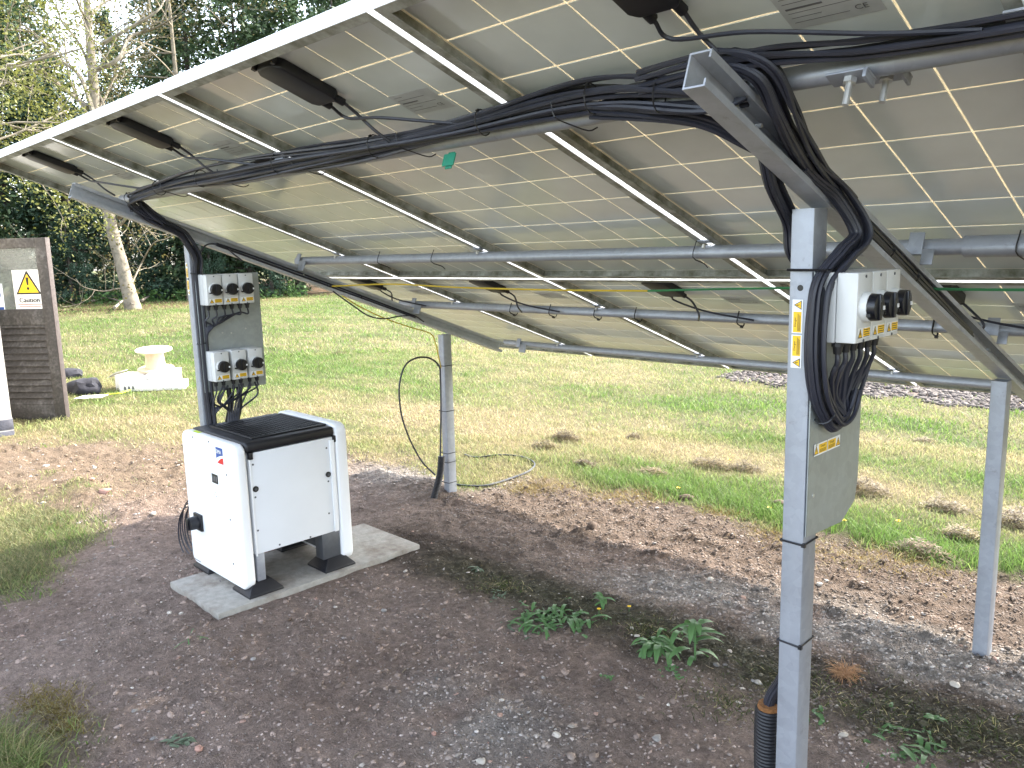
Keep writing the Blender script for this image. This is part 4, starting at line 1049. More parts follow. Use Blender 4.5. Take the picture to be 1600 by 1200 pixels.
mb = MB(); q = [np.array([.012, -.0367, .030])+.009*np.array([math.cos(a), 0, math.sin(a)]) for a in np.linspace(0, 6.28, 16, endpoint=False)]
mb.tube(q, .0006, 4, closed=True); kk = mb.build('knockout', 'plastic', iso)
kk.parent = iso

# ------------------------------------------------------------------ cables
def bundle(name, label, path, n, R, r=.0042, wob=1.0, seed=0, npts=9, ties=(), flatz=1.0, spread_end=None):
    rg = np.random.default_rng(seed); base = spline(path, npts); K = len(base)
    t = thing(name, label, 'cables', tuple(base[0])); T = np.gradient(base, axis=0); T /= np.linalg.norm(T, axis=1)[:, None]+1e-9
    u = nz(np.cross(T[0], (0.1, .2, 1))); U = []; 
    for i in range(K):
        u = u-T[i]*np.dot(u, T[i]); u = nz(u); U.append(u)
    U = np.array(U); Wv = np.cross(T, U)
    s = np.linspace(0, 1, K)*K/10
    for j in range(n):
        a0 = 6.283*j/n+rg.uniform(-.3, .3); rr = R*math.sqrt((j+.6)/n); f1, f2, p1, p2 = rg.uniform(.25, .6), rg.uniform(.7, 1.3), rg.uniform(0, 6.28), rg.uniform(0, 6.28)
        a = a0+wob*.55*np.sin(s*f1*2+p1); q = rr*(1+wob*.22*np.sin(s*f2*2+p2))
        P = base+U*(np.cos(a)*q)[:, None]+Wv*(np.sin(a)*q*flatz)[:, None]
        mb = MB(); mb.tube(P, r, 6); mb.build('cable', 'cable', t, smooth=True)
    for f in ties:
        i = int(f*(K-1)); c = base[i]; rr = R*.86+r
        mb = MB(); mb.tube([c+U[i]*rr*math.cos(a)+Wv[i]*rr*flatz*math.sin(a)+T[i]*.006*math.sin(a) for a in np.linspace(0, 6.283, 14, endpoint=False)], .0017, 4, closed=True)
        mb.obox(c+U[i]*rr, U[i]*.003, Wv[i]*.003, T[i]*.003)
        mb.build('cable_tie', 'tie', t)
    return t, base
S1 = PUR[0]
def p1c(x, ds=-.034, off=.040): return sp(x, S1+ds-.014+.006*math.sin(x*9), off-.010+.005*math.sin(x*7+1))
top_b, _ = bundle('cable_bundle', 'long black cable bundle tied along the upper purlin', [sp(XA+.07, .58, .100), sp(XA+.062, .50, .088), sp(XA+.075, S1-.015, .062), sp(XA+.16, S1-.040, .045), p1c(-3.2), p1c(-2.8, -.036), p1c(-2.35, -.034, .044), p1c(-1.9, -.038), p1c(-1.5, -.036, .042), p1c(-1.2, -.045, .035), p1c(-1.0, -.040, .040), sp(XB-.06, S1-.04, .055), sp(XB+.01, S1-.02, .045)],
                  16, .029, .0050, 2.0, 1, 7, ties=(.14, .22, .31, .40, .50, .60, .70, .80, .88))
# ties that go round purlin and cables together
tie_t = top_b
for x in (-3.25, -2.75, -2.25, -1.72, -1.18):
    a, b = S1-.072, S1+.026
    q = [sp(x, a, .020), sp(x+.01, a+.012, .052), sp(x+.025, S1-.022, .054), sp(x+.045, b-.012, .053), sp(x+.055, b+.002, .040)]
    mb = MB(); mb.tube(spline(q, 3), .0016, 4); mb.build('cable_tie', 'tie', tie_t)
XC = XB+.016    # inside the front rafter channel
bundle('cable_bundle', 'black cables curling over the end of the front rafter', [p1c(-.95, -.045, .030), sp(XB-.03, S1-.075, .022), sp(XB+.015, S1-.085, .030), sp(XB+.058, S1-.055, .046), sp(XB+.060, S1+.02, .074), sp(XB+.046, S1+.13, .088), sp(XC+.012, S1+.26, .088), sp(XC+.010, S1+.42, .088)],
       14, .025, .0048, .9, 2, 7)
bundle('cable_bundle', 'black cables slung below the front end of the front rafter', [p1c(-1.10, -.020, .050), sp(-.95, S1-.012, .058), sp(XB-.095, S1+.020, .072), sp(XB-.035, S1+.075, .092), sp(XB-.010, S1+.13, .098), sp(XB-.010, .66, .10)], 7, .016, .0047, .8, 12, 6)
bundle('cable_bundle', 'straight black cables tied along the upper purlin right of the front rafter', [sp(.62, S1-.045, .030), sp(.3, S1-.043, .032), sp(.0, S1-.042, .032), sp(-.3, S1-.042, .034), sp(-.52, S1-.048, .030), sp(-.60, S1-.056, .026), sp(XB+.085, S1-.070, .024), sp(XB+.035, S1-.080, .026), sp(XB-.02, S1-.082, .028)],
       8, .019, .0047, .6, 3, 7, ties=(.33,))
zB = [sp(XC+.014, S1+.20, .090), sp(XC+.018, .70, .094), sp(XC+.034, .775, .104), np.array([XB+.078, 1.685, 1.505]), np.array([XB+.068, 1.640, 1.465]), np.array([XB+.050, 1.582, 1.41]), np.array([XB+.046, 1.568, 1.34]), np.array([XB+.046, 1.568, 1.25]), np.array([XB+.047, 1.592, 1.17]), np.array([XB+.050, YN+.018, 1.112]), np.array([XB+.052, YN+.050, 1.100]), np.array([XB+.053, YN+.090, 1.118]), np.array([XB+.054, YN+.118, 1.165])]
dropB, bs = bundle('cable_bundle', 'black cables dropping down the front post into a hanging loop', zB, 13, .022, .0049, .3, 4, 7, ties=(.72,))
mb = MB()
for z, bx, by in ((1.432, .026, .035), ):
    q = [np.array([XB-bx-.002, YN-by, z]), np.array([XB+.066, 1.566, z]), np.array([XB+.068, YN-.005, z]), np.array([XB-bx-.002, YN+by, z])]
    mb.tube(q+[q[0]], .0026, 4)
mb.build('cable_tie', 'tie', dropB)
rg = np.random.default_rng(9); loopB = thing('cable_loop', 'black cables rising from the hanging loop into the isolators by the front post', 'cables', tuple(zB[-1]))
for i, gpt in enumerate(GL['B']):
    e = gpt; b = np.array([XB+.047+.006*rg.normal(), YN+.045+.010*i*.6, 1.108+.010*abs(rg.normal())])
    for j in range(3 if i < 5 else 2):
        w_ = rg.normal(size=4)*.005; f_ = i/5
        q = spline([np.array([XB+.050+w_[0], YN+.035+.012*f_+w_[1], 1.106+.006*i*.6+abs(w_[2])]), np.array([XB+.052+w_[3], YN+.055+.045*f_+w_[1], 1.114+.012*f_]), np.array([XB+.055+w_[0], e[1]*.75+(YN+.06)*.25+.012+w_[2], 1.165+w_[1]]), np.array([e[0]*.6+(XB+.05)*.4, e[1]+.006+w_[2], 1.215]), e+np.array([0, 0.002*j, -.02]), e], 8); mb = MB(); mb.tube(q, .0050, 6); mb.build('cable', 'cable', loopB, smooth=True)
bundle('cable_bundle', 'black cables continuing down inside the front rafter', [sp(XC+.006, S1+.30, .088), sp(XC+.008, S1+.55, .090), sp(XC+.006, S1+.8, .092), sp(XC+.004, S1+1.1, .094), sp(XC+.004, S1+1.45, .10)], 5, .013, .0047, .8, 6, 7, ties=(.2, .42, .6))
raft = thing('cable_bundle', 'black plastic ties strapped round the front rafter', 'cable ties', tuple(sp(XB, .9, .1)))
raft['category'] = 'cable ties'; raft.name = 'rafter_ties'
for s in (.62, .745, .86, .98):
    e = .0022; q = [sp(XB+RX-e, s, RO_+RH+e), sp(XB+RX+RW+e, s, RO_+RH+e), sp(XB+RX+RW+e+.006, s, RO_+RH*.5), sp(XB+RX+RW+e, s, RO_-e), sp(XB+RX-e, s, RO_-e)]
    mb = MB(); mb.tube(q+[q[0]], .0022, 4); mb.obox(q[1], EX*.005, SD*.004, NRM*.004); mb.build('cable_tie', 'tie', raft)
# cables passing behind the front post and out into the conduit
zbk = YN+PWY/2+.026
bk, _ = bundle('cable_bundle', 'black cables running down behind the front post', [sp(XB-.012, .58, .10), sp(XB-.030, .66, .128), np.array([XB-.048, YN+.01, 1.53]), np.array([XB-.050, YN+.03, 1.47]), np.array([XB-.036, zbk, 1.42]), np.array([XB-.020, zbk, 1.3]), np.array([XB-.020, zbk, 1.0]), np.array([XB-.021, zbk, .75]), np.array([XB-.026, zbk, .56]), np.array([XB-.050, zbk-.005, .47]), np.array([XB-.078, zbk-.01, .40]), np.array([XB-.082, zbk-.01, .30])], 8, .017, .0048, .3, 7, 6)
for z in (.845, .610):
    e = .0016; q = [np.array([XB-PWX/2-e, YN-PWY/2-e, z]), np.array([XB+PWX/2+e, YN-PWY/2-e, z-.001]), np.array([XB+PWX/2+e, YN+PWY/2+e, z]), np.array([XB-PWX/2-e, YN+PWY/2+e, z])]
    mb = MB(); mb.tube(q+[q[0]], .0026, 4); mb.obox(q[1], (.004, 0, 0), (0, .004, 0), (0, 0, .004)); mb.build('cable_tie', 'tie', bk)
def conduit(label, path, r, foam=True):
    q = spline(path, 26); t = thing('conduit', label, 'conduit', tuple(q[-1])); mb = MB()
    Ls = np.r_[0, np.cumsum(np.linalg.norm(np.diff(q, axis=0), axis=1))]; n = int(Ls[-1]/.0022)
    qq = np.stack([np.interp(np.linspace(0, Ls[-1], n), Ls, q[:, k]) for k in range(3)], 1)
    rr = r*(1+.045*np.array([(-1, .6, 1, .6)[i % 4] for i in range(n)]))
    mb.tube(qq, rr, 20); mb.build('corrugated_pipe', 'black', t, smooth=True)
    if foam:
        bm_ = MB(); c = qq[0]; ax = nz(qq[0]-qq[3]); bm_.cyl(c-ax*.012, ax, r*.93, .022, 16, r2=r*.8); bm_.build('foam_plug', 'foam', t, smooth=True)
    return t
conduit('black corrugated conduit with orange foam plug behind the front post foot', [np.array([XB-.083, zbk-.012, .385]), np.array([XB-.084, zbk-.012, .30]), np.array([XB-.082, zbk-.010, .20]), np.array([XB-.080, zbk-.008, .08]), np.array([XB-.08, zbk, -.1])], .031)
# left post cables
XD = XA+.012
bA, _ = bundle('cable_bundle', 'black cables inside the left rafter turning down the left post', [sp(XA+.06, .475, .07), sp(XA+.058, .53, .098), sp(XA+.056, .60, .104), sp(XA+.054, .66, .110), sp(XA+.048, .70, .125), np.array([XA+.036, YN-.012, 1.50]), np.array([XA+.026, YN-.014, 1.43]), np.array([XA+.024, YN-.012, 1.30]), np.array([XA+.024, YN-.012, 1.15]), np.array([XA+.024, YN-.012, 1.0]), np.array([XA+.024, YN-.010, .85]), np.array([XA+.024, YN-.005, .70]), np.array([XA+.03, YN, .55])], 12, .024, .0050, .35, 8, 6, ties=(.5, .7))
for key, zb, lb in (('AT', 1.19, 'curved black tails below the upper left isolators'), ('AB', .80, 'curved black tails below the lower left isolators')):
    lt = thing('cable_loop', lb, 'cables', tuple(GL[key][0]))
    for i, gpt in enumerate(GL[key]):
        xw = xpA+.022; zz = zb+.006*i
        q = [gpt, gpt+np.array([0, 0, -.03]), np.array([xw+.014, gpt[1]-.012-.006*i, zz+.012]), np.array([xw+.006, 1.655+.006*i, zz-.014-.004*i]), np.array([XA+.045, 1.632, zz-.05]), np.array([XA+.040, 1.628, zz-.11])]
        mb = MB(); mb.tube(spline(q, 7), .0044, 6); mb.build('cable', 'cable', lt, smooth=True)
# tails from the lower plate down to the inverter
tl = thing('cable_bundle', 'black tails hanging below the left plate into the inverter top', 'cables', (XA+.05, 1.74, .70))
rg = np.random.default_rng(14)
for i in range(7):
    y = 1.66+.028*i; q = [np.array([xpA+.02, y+.03*rg.uniform(), .885]), np.array([xpA+.02, y+.01*rg.normal(), .82]), np.array([xpA+.015, 1.70+.011*i, .76]), np.array([XA+.06, 1.69+.008*i, .70]), np.array([XA+.05, 1.69+.007*i, .60])]
    mb = MB(); mb.tube(spline(q, 6), .0046, 6); mb.build('cable', 'cable', tl, smooth=True)
for y in (1.715, 1.765):
    mb = MB(); mb.tube(spline([np.array([xpA+.01, y, .87]), np.array([xpA+.01, y, .78]), np.array([XA+.03, y-.02, .68]), np.array([XA+.03, y-.02, .55])], 6), .012, 10); mb.build('sleeve', 'black', tl, smooth=True)
# earth wire under the second purlin
def wire(name, label, pts, r, mats='cable', cat='wire', n=8):
    q = spline(pts, n); mb = MB(); mb.tube(q, r, 6); o = mb.build(name, mats, smooth=True); return tag(o, label, cat)
SE = PL-.055
EW = [sp(XA+.05, 1.50, .10), sp(-3.3, SE-.02, .055), sp(-2.8, SE, .06), sp(-2.2, SE+.005, .062), sp(-1.75, SE+.0, .06)]
wire('earth_wire', 'yellow and green earth wire slung below the panel joint, left half', EW, .0042, 'earth_yellow')
wire('earth_wire', 'green earth wire slung below the panel joint, right half', [EW[-1], sp(-1.4, SE-.045, .062), sp(-1.0, SE-.10, .07), sp(-.6, SE-.115, .075), sp(-.2, SE-.115, .07), sp(.5, SE-.11, .07), sp(1.2, SE-.11, .07)], .0042, 'earth_wire')
ga = lambda u, v, x=XA+.03: at_x(u, v, x)
wire('earth_wire', 'olive earth wire hanging from the left rafter to the middle post', [ga(535, 462), ga(560, 478), ga(600, 497), ga(640, 511), ga(672, 521), ga(680, 535), ga(686, 560), ga(689, 575)], .0036, 'earth_yellow')
wire('cable', 'thin black cable sagging under the left rafter', [ga(520, 455), ga(548, 475), ga(575, 493), ga(600, 498), ga(625, 494), ga(648, 494), ga(662, 503)], .0042)
bundle('cable_bundle', 'few black cables lying in the left rafter below the left post', [sp(XD+.01, .86, .10), sp(XD+.008, 1.1, .098), sp(XD+.006, 1.5, .098), sp(XD+.008, 1.8, .098), sp(XD+.006, 2.1, .10)], 3, .010, .0045, .9, 15, 6, ties=(.5, .7))
wire('cable', 'short black cable arching above the left isolators', [ga(314, 393), ga(322, 383), ga(335, 381), ga(352, 386), ga(366, 398), ga(378, 407)], .0042)
# middle post: loop, conduit and ground cable
xm = XA+.03
wire('cable', 'black cable looping out beside the middle post', [ga(688, 716, xm), ga(689, 640, xm), ga(688, 590, xm), ga(686, 572, xm), ga(672, 560, xm), ga(652, 559, xm), ga(634, 570, xm), ga(625, 595, xm), ga(624, 622, xm), ga(629, 655, xm), ga(642, 690, xm), ga(660, 722, xm), ga(680, 742, xm)], .0055)
conduit('short black corrugated conduit leaning on the middle post foot', [ga(690, 713, xm), ga(688, 738, xm), ga(683, 760, xm), ga(677, 776, xm)-Z*.02], .021, False)
mt = thing('post_ties', 'black cable ties strapped round the middle post', 'cable ties', (XA, YF, .5))
for v in (570, 641, 707, 721, 753):
    z = ga(700, v, XA)[2]; e = .0016; x, y = XA+.002, YF
    q = [np.array([x-PWX/2-e-.012, y-PWY/2-e-.006, z]), np.array([x+PWX/2+e, y-PWY/2-e, z]), np.array([x+PWX/2+e, y+PWY/2+e, z]), np.array([x-PWX/2-e-.004, y+PWY/2+e, z])]
    mb = MB(); mb.tube(q+[q[0]], .0024, 4); mb.build('cable_tie', 'tie', mt)
gq = [at_z(u, v)+Z*.02 for u, v in ((700, 760), (722, 763), (760, 760), (800, 748), (828, 738), (835, 726), (815, 716), (780, 714), (745, 716), (725, 712))]
for p in gq: p[2] = hz(p[0], p[1])+.012
wire('cable', 'black cable lying in a curve on the soil by the middle post', gq, .0065, 'tie')
# junction box leads
def jb(key, dx): # world point of a gland mouth
    p = PANELS[key]; return np.array(p.location)+EX*(.496-.052+dx)+SD*(.048+.212)+NRM*(.0175)
for key in [(0, -1), (0, 0), (0, 1), (0, 2)]:
    k = key[1]; a = jb(key, .083); b = jb(key, .022); x = a[0]
    t1 = [a, a+SD*.045-NRM*.012+EX*.004, sp(x+.03, S1-.10, .020), sp(x+.05, S1-.055, .036)]
    t2 = [b, b+SD*.05-NRM*.010+EX*.01, sp(x+.10, S1-.135, .012), sp(x+.28, S1-.075, .022), sp(x+.42, S1-.05, .034)]
    lead(key, t1); lead(key, t2)
S3 = PUR[2]
for key in [(1, -1), (1, 0), (1, 1), (1, 2)]:
    a = jb(key, .083); b = jb(key, .022); x = a[0]
    lead(key, [a, a+SD*.03-NRM*.015+EX*.02, sp(x+.07, S3-.13, .05), sp(x+.02, S3-.045, .055)])
    lead(key, [b, b+SD*.03-NRM*.012, sp(x+.08, S3-.10, .03), sp(x+.26, S3-.035, .042)])
pt = thing('purlin_ties', 'black cable ties spaced along the third purlin', 'cable ties', tuple(sp(-2, S3, .03)))
for x in (-2.9, -2.63, -2.35, -2.12, -1.62, -1.25, -.90):
    q = [sp(x, S3-.028, .004), sp(x, S3-.028, .050), sp(x, S3+.0, .056), sp(x, S3+.028, .050), sp(x, S3+.028, .002)]
    mb = MB(); mb.tube(spline(q, 3), .003, 4); mb.obox(sp(x+.006, S3+.004, .060), EX*.005, SD*.005, NRM*.005); mb.build('cable_tie', 'tie', pt)
pt2 = thing('purlin_ties', 'thin black ties on the second purlin', 'cable ties', tuple(sp(-2, PUR[1], .03)))
for x in (-3.0, -2.62, -1.36, .0-.50):
    s = PUR[1]; q = [sp(x, s-.03, .0), sp(x-.004, s-.026, .050), sp(x+.004, s+.027, .052), sp(x+.01, s+.045, .060)]
    mb = MB(); mb.tube(spline(q, 3), .002, 4); mb.build('cable_tie', 'tie', pt2)
mb = MB(); c = sp(-1.585, S1+.012, .060); mb.obox(c-NRM*.012, EX*.022, SD*.0015, NRM*.016); mb.obox(c-NRM*.012+SD*.004, EX*.012, SD*.0012, NRM*.022)
tag(mb.build('tape_tag', 'tape'), 'small green tape tag hanging under the upper purlin', 'tape')

# ------------------------------------------------------------------ concrete slab and inverter
sz = .028
sx0, sx1, sy0, sy1 = -3.612, -3.115, 1.318, 2.385
mb = MB(); mb.box(sx0, sx1, sy0, sy1, -.06, sz); slab = mb.build('concrete_slab', 'concrete', bevel=.003)
tag(slab, 'grey concrete slab set in the soil below the inverter', 'slab')
ix0, ix1, iy0, iy1, iz0, iz1 = -3.725, -3.170, 1.478, 2.030, .052, .704
inv = thing('solar_inverter', 'large white solar inverter with black grille top on the slab', 'inverter', ((ix0+ix1)/2, (iy0+iy1)/2, sz))
iw, ih = ix1-ix0, iz1-iz0; icx, icz = (ix0+ix1)/2, (iz0+iz1)/2
def cover(y0, y1, z0, z1, name):
    mb = MB(); h = z1-z0; pts = rrect(iw, h, .045, 6); mb.prism(pts, (icx, y0, (z0+z1)/2), (1, 0, 0), (0, 0, 1), (0, y1-y0, 0)); return mb.build(name, 'white', inv, bevel=.012, seg=3)
front = cover(iy0, iy0+.047, iz0, iz1, 'front_cover'); rear = cover(iy1-.062, iy1, iz0-.004, iz1+.012, 'rear_cover')
bx0, bx1 = ix0+.016, ix1-.014
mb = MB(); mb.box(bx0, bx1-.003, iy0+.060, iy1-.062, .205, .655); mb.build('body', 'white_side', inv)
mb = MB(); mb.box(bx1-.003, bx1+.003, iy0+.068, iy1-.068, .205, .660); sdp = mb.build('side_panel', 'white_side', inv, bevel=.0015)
mb = MB(); mb.box(bx1-.003, bx1+.010, iy1-.092, iy1-.070, .2045, .645); mb.box(bx1-.003, bx1+.008, iy0+.0605, iy0+.067, .1975, .645); mb.build('edge_flange', 'white', inv, bevel=.001)
# black top with grille
mb = MB(); mb.box(bx0-.006, bx1+.008, iy0+.048, iy1-.063, .662, iz1+.003)
mb.build('top_cover', 'black', inv, bevel=.014, seg=3)
zt_ = iz1+.003
mb = MB(); gx0, gx1, gy0, gy1 = ix0+.075, ix1-.06, iy0+.105, iy1-.07
mb.box(gx0, gx1, gy0, gy0+.014, zt_, zt_+.007); mb.box(gx0, gx1, gy1-.014, gy1, zt_, zt_+.007); mb.box(gx0, gx0+.014, gy0+.014, gy1-.014, zt_, zt_+.007); mb.box(gx1-.014, gx1, gy0+.014, gy1-.014, zt_, zt_+.007)
mb.build('grille_rim', 'black', inv, bevel=.003)
mb = MB(); nb = 26
for i in range(nb):
    x = gx0+.018+(gx1-gx0-.036)*i/(nb-1); mb.box(x-.002, x+.002, gy0+.014, gy1-.014, zt_+.0015, zt_+.006)
for j in range(16):
    y = gy0+.006+(gy1-gy0-.044)*j/15; mb.box(gx0+.014, gx1-.014, y-.0022, y+.0022, zt_+.0018, zt_+.0064)
mb.build('grille', 'black', inv)
for y0_ in (iy0+.06, iy1-.075):
    mb = MB(); mb.box(bx1-.01, bx1+.0095, y0_, y0_+.02, .632, .664); mb.build('bracket', 'black', inv, bevel=.003)
# feet and legs
def foot(x, y, w=.082, t=.045, h=.052):
    mb = MB(); V = [(x+a*w, y+b*w, sz) for a, b in ((-1, -1), (1, -1), (1, 1), (-1, 1))]+[(x+a*w, y+b*w, sz+.010) for a, b in ((-1, -1), (1, -1), (1, 1), (-1, 1))]+[(x+a*t, y+b*t, sz+h) for a, b in ((-1, -1), (1, -1), (1, 1), (-1, 1))]
    mb.add(V, [(3, 2, 1, 0), (8, 9, 10, 11)]+[(i, (i+1) % 4, 4+(i+1) % 4, 4+i) for i in range(4)]+[(4+i, 4+(i+1) % 4, 8+(i+1) % 4, 8+i) for i in range(4)]); mb.build('foot', 'black', inv, bevel=.002)
for x in (ix1-.055, ix0+.09):
    foot(x, iy0+.078); foot(x, iy1-.095)
    xl = x+.012 if x > -3.4 else x-.012
    mb = MB(); mb.box(xl-.028, xl+.028, iy0+.062, iy0+.100, sz+.050, .204); mb.build('leg', 'dark_metal' if x < -3.4 else 'galv', inv, bevel=.001)
    mb = MB(); mb.box(xl-.036, xl+.029, iy1-.160, iy1-.066, sz+.051, .204); mb.build('leg', 'dark_metal', inv, bevel=.002)
mb = MB(); mb.box(bx0+.02, bx1-.06, iy1-.155, iy1-.075, .13, .204); mb.build('cross_member', 'dark_metal', inv)
yF2 = iy0-.0006
# front face details
def fpt(u, v): return at_y(u, v, iy0)
c = fpt(312, 815); mb = MB(); mb.box(c[0]-.040, c[0]+.040, iy0-.012, iy0, c[2]-.040, c[2]+.040); sb = mb.build('switch_base', 'black', front, bevel=.003)
mb = MB(); mb.cyl((c[0], iy0-.012, c[2]), (0, -1, 0), .032, .040, 24, r2=.030); mb.build('rotary_switch', 'black', front, smooth=True)
mb = MB(); mb.obox((c[0], iy0-.055, c[2]), (.007, 0, 0), (0, .004, 0), (0, 0, .029)); mb.build('switch_grip', 'knob', front, bevel=.002)
c = fpt(336, 748); mb = MB(); mb.box(c[0]-.030, c[0]+.030, iy0-.0015, iy0, c[2]-.021, c[2]+.021, 0)
for i in range(3): mb.flat([(-.024+.018*i, -.012), (-.012+.018*i, -.012), (-.012+.018*i, .012), (-.024+.018*i, .012)], np.array([c[0], iy0-.0018, c[2]]), (1, 0, 0), (0, 0, 1), 1)
mb.build('display', ['ink', 'greyink'], front)
c = fpt(343, 712); mb = MB(); o = np.array([c[0], yF2, c[2]]); U, V_ = (1, 0, 0), (0, 0, 1)
w_, h_ = .034, .036
arc = [(-w_+2*w_*t, -h_*.62+.020*math.sin(t*1.5)) for t in np.linspace(0, 1, 9)]
mb.flat([(-w_, h_), (w_, h_)][::-1]+[(a, b+.006) for a, b in arc], o, U, V_, 0)
arc2 = [(-w_*.8+1.8*w_*t, -h_*.98+.028*math.sin(t*1.5)) for t in np.linspace(0, 1, 9)]
mb.flat([(a, b) for a, b in arc2]+[(w_, -h_*1.02), (-w_*.8, -h_*1.02)], o, U, V_, 1)
[put_text(mb, 'SMA', .026, o+np.array([-.005+.0012*(k-1), -.0006-.0002*k, .008]), U, V_, 2) for k in range(3)]; mb.build('logo', ['blue', 'red', 'paper'], front)
c = fpt(338, 772); mb = MB(); rg = np.random.default_rng(3)
for i in range(9):
    a, b = rg.uniform(-.03, .026), rg.uniform(-.02, .02); s = rg.uniform(.003, .006); mb.flat([(a, b), (a+s, b), (a+s, b+s), (a, b+s)], np.array([c[0], yF2, c[2]]), U, V_, 0)
mb.build('status_icons', 'greyink', front)
c = fpt(308, 881); mb = MB(); mb.flat([(-.035, .02), (.035, .02), (.035, .024), (-.035, .024)], np.array([c[0]+.01, yF2, c[2]]), U, V_, 0); mb.build('small_print', 'greyink', front)
for u, v in ((301, 683), (326, 690), (354, 742), (360, 812), (365, 881), (319, 893), (344, 908)):
    c = fpt(u, v); mb = MB(); mb.cyl((c[0], iy0+.0005, c[2]), (0, -1, 0), .005, .0016, 10); mb.build('screw', 'dark_metal', front)
mb = MB(); c = at_z(328, 677, iz1+.0006); mb.flat([(-.035, -.010), (.035, -.010), (.035, .010), (-.035, .010)], np.array([-3.60, iy0+.025, iz1+.0008]), (1, 0, 0), (0, 1, 0), 0); mb.build('small_label', ['fluoro'], front)
for u, v, r in ((394, 765, .013), (512, 741, .013)):
    c = at_x(u, v, bx1); mb = MB(); mb.cyl((bx1+.003, c[1]+.014*(u < 450), c[2]), EX, r, .004, 20); mb.cyl((bx1+.007, c[1]+.014*(u < 450), c[2]), EX, r*.5, .004, 12, 1); mb.build('lifting_bolt', ['ink', 'dark_metal'], sdp, smooth=True)
for u, v in ((395, 726), (399, 777), (403, 829), (437, 851), (485, 839), (510, 700), (513, 752), (514, 802), (427, 688), (475, 680)):
    c = at_x(u, v, bx1+.003); mb = MB(); mb.cyl((bx1+.0028, c[1], c[2]), EX, .0045, .0016, 10); mb.build('screw', 'dark_metal', sdp)
# cable tails looped at the inverter's far side
lt = thing('cable_loop', 'loose black cables looped beside the inverter left side', 'cables', (ix0-.03, 1.62, .2))
for i in range(5):
    e = np.array([.012-.012*i, .016*i, .014*(i % 3)-.01]); q = [at_y(u, v, 1.545)+e for u, v in ((300, 788), (287, 790), (279, 806), (277, 828), (281, 850), (291, 868), (304, 874))]
    mb = MB(); mb.tube(spline(q, 7), .0036, 6); mb.build('cable', 'cable', lt, smooth=True)

# ------------------------------------------------------------------ small plants, flowers, single stones
def lance_leaf(mb, base, d, L, w, bend, rg, mi=0):
    d = nz(d); side = nz(np.cross(d, (0, 0, 1.)) + 1e-6); n = 5; L_, R_, C_ = [], [], []
    p = np.array(base, float); dd = d.copy(); fold = .25
    for i in range(n+1):
        t = i/n; ww = w*math.sin(math.pi*min(1, t*.88+.10))**.8*(1-.15*t)
        if i == n: ww = .0006
        up = nz(np.cross(side, dd)); C_.append(p.copy()); L_.append(p-side*ww+up*ww*fold); R_.append(p+side*ww+up*ww*fold)
        dd = nz(dd+np.array([0, 0, -bend/n*2])); p = p+dd*L/n
    V = L_+C_+R_; k = n+1; F_ = []
    for i in range(n): F_ += [(i, k+i, k+i+1, i+1), (k+i, 2*k+i, 2*k+i+1, k+i+1)]
    mb.add(V, F_, mi)
def plant(u, v, nleaf, L, w, label, mat='weed', up=.9, bend=1.0, name='weed_plant', spread=.02, seed=0, stalk=0.0):
    rg = np.random.default_rng(seed); c = at_z(u, v); c[2] = hz(c[0], c[1]); t = thing(name, label, 'plant', tuple(c)); mats = mat; L *= 1.3; w *= 1.3; spread *= 1.2; nleaf = int(nleaf*1.15)
    if stalk:
        mb = MB(); mb.tube([c, c+Z*stalk*.5+rg.normal(size=3)*.003, c+Z*stalk], [.004, .0035, .002], 6); mb.build('stem', mat, t, smooth=True)
    for i in range(nleaf):
        a = rg.uniform(0, 6.28); b = c+np.array([rg.normal()*spread, rg.normal()*spread, (stalk*rg.uniform(.1, 1) if stalk else .004)])
        mb = MB(); lance_leaf(mb, b, (math.cos(a), math.sin(a), up*rg.uniform(.4, 1.4)), L*rg.uniform(.6, 1.15), w*rg.uniform(.75, 1.2), bend*rg.uniform(.6, 1.3), rg); mb.build('leaf', mats, t, smooth=True)
    return t
plant(1030, 1012, 50, .11, .0095, 'leafy green weed clump with long leaves in the moss strip', 'weed', 1.7, 1.5, seed=1, spread=.022)
plant(1086, 1034, 18, .085, .0105, 'upright green weed with broad leaves right of the leafy clump', 'weed', .6, .7, seed=2, stalk=.15, spread=.006)
plant(848, 968, 95, .095, .0055, 'sprawling green weed patch with narrow leaves behind the clump', 'weed', 1.1, 1.4, seed=3, spread=.05)
plant(898, 970, 36, .08, .0065, 'bright green weed right of the sprawling patch', 'weed', .8, 1.0, seed=4, spread=.04)
plant(822, 972, 24, .075, .005, 'grey green straggling weed left of the sprawling patch', 'weed_grey', .3, .8, seed=5, spread=.05)
plant(942, 948, 11, .05, .0075, 'small rosette weed above the two orange flowers', 'weed', .9, .9, seed=6, stalk=.03, spread=.006)
plant(785, 928, 16, .05, .004, 'small low weed at the left end of the moss strip', 'weed_grey', .4, .9, seed=7, spread=.035)
plant(1052, 1055, 18, .018, .0055, 'tiny creeping green weed below the leafy clump', 'weed', .6, .5, seed=8, spread=.022)
plant(1420, 1150, 34, .075, .0055, 'sprawling green weed near the bottom right of the frame', 'weed', .4, .9, seed=9, spread=.06)
plant(1470, 1165, 24, .065, .006, 'second sprawling weed right of the one near the bottom', 'weed', .5, .9, seed=10, spread=.05)
plant(1405, 1185, 16, .08, .008, 'dark leaved weed at the bottom of the frame right of the front post', 'weed', .4, .8, seed=13, spread=.03)
plant(1280, 1120, 10, .035, .006, 'tiny weed beside the front post foot', 'weed', .6, .8, seed=14, spread=.02)
plant(278, 1155, 14, .035, .0055, 'small grey green weed alone on the bare soil', 'weed_grey', .35, .6, seed=11, spread=.014)
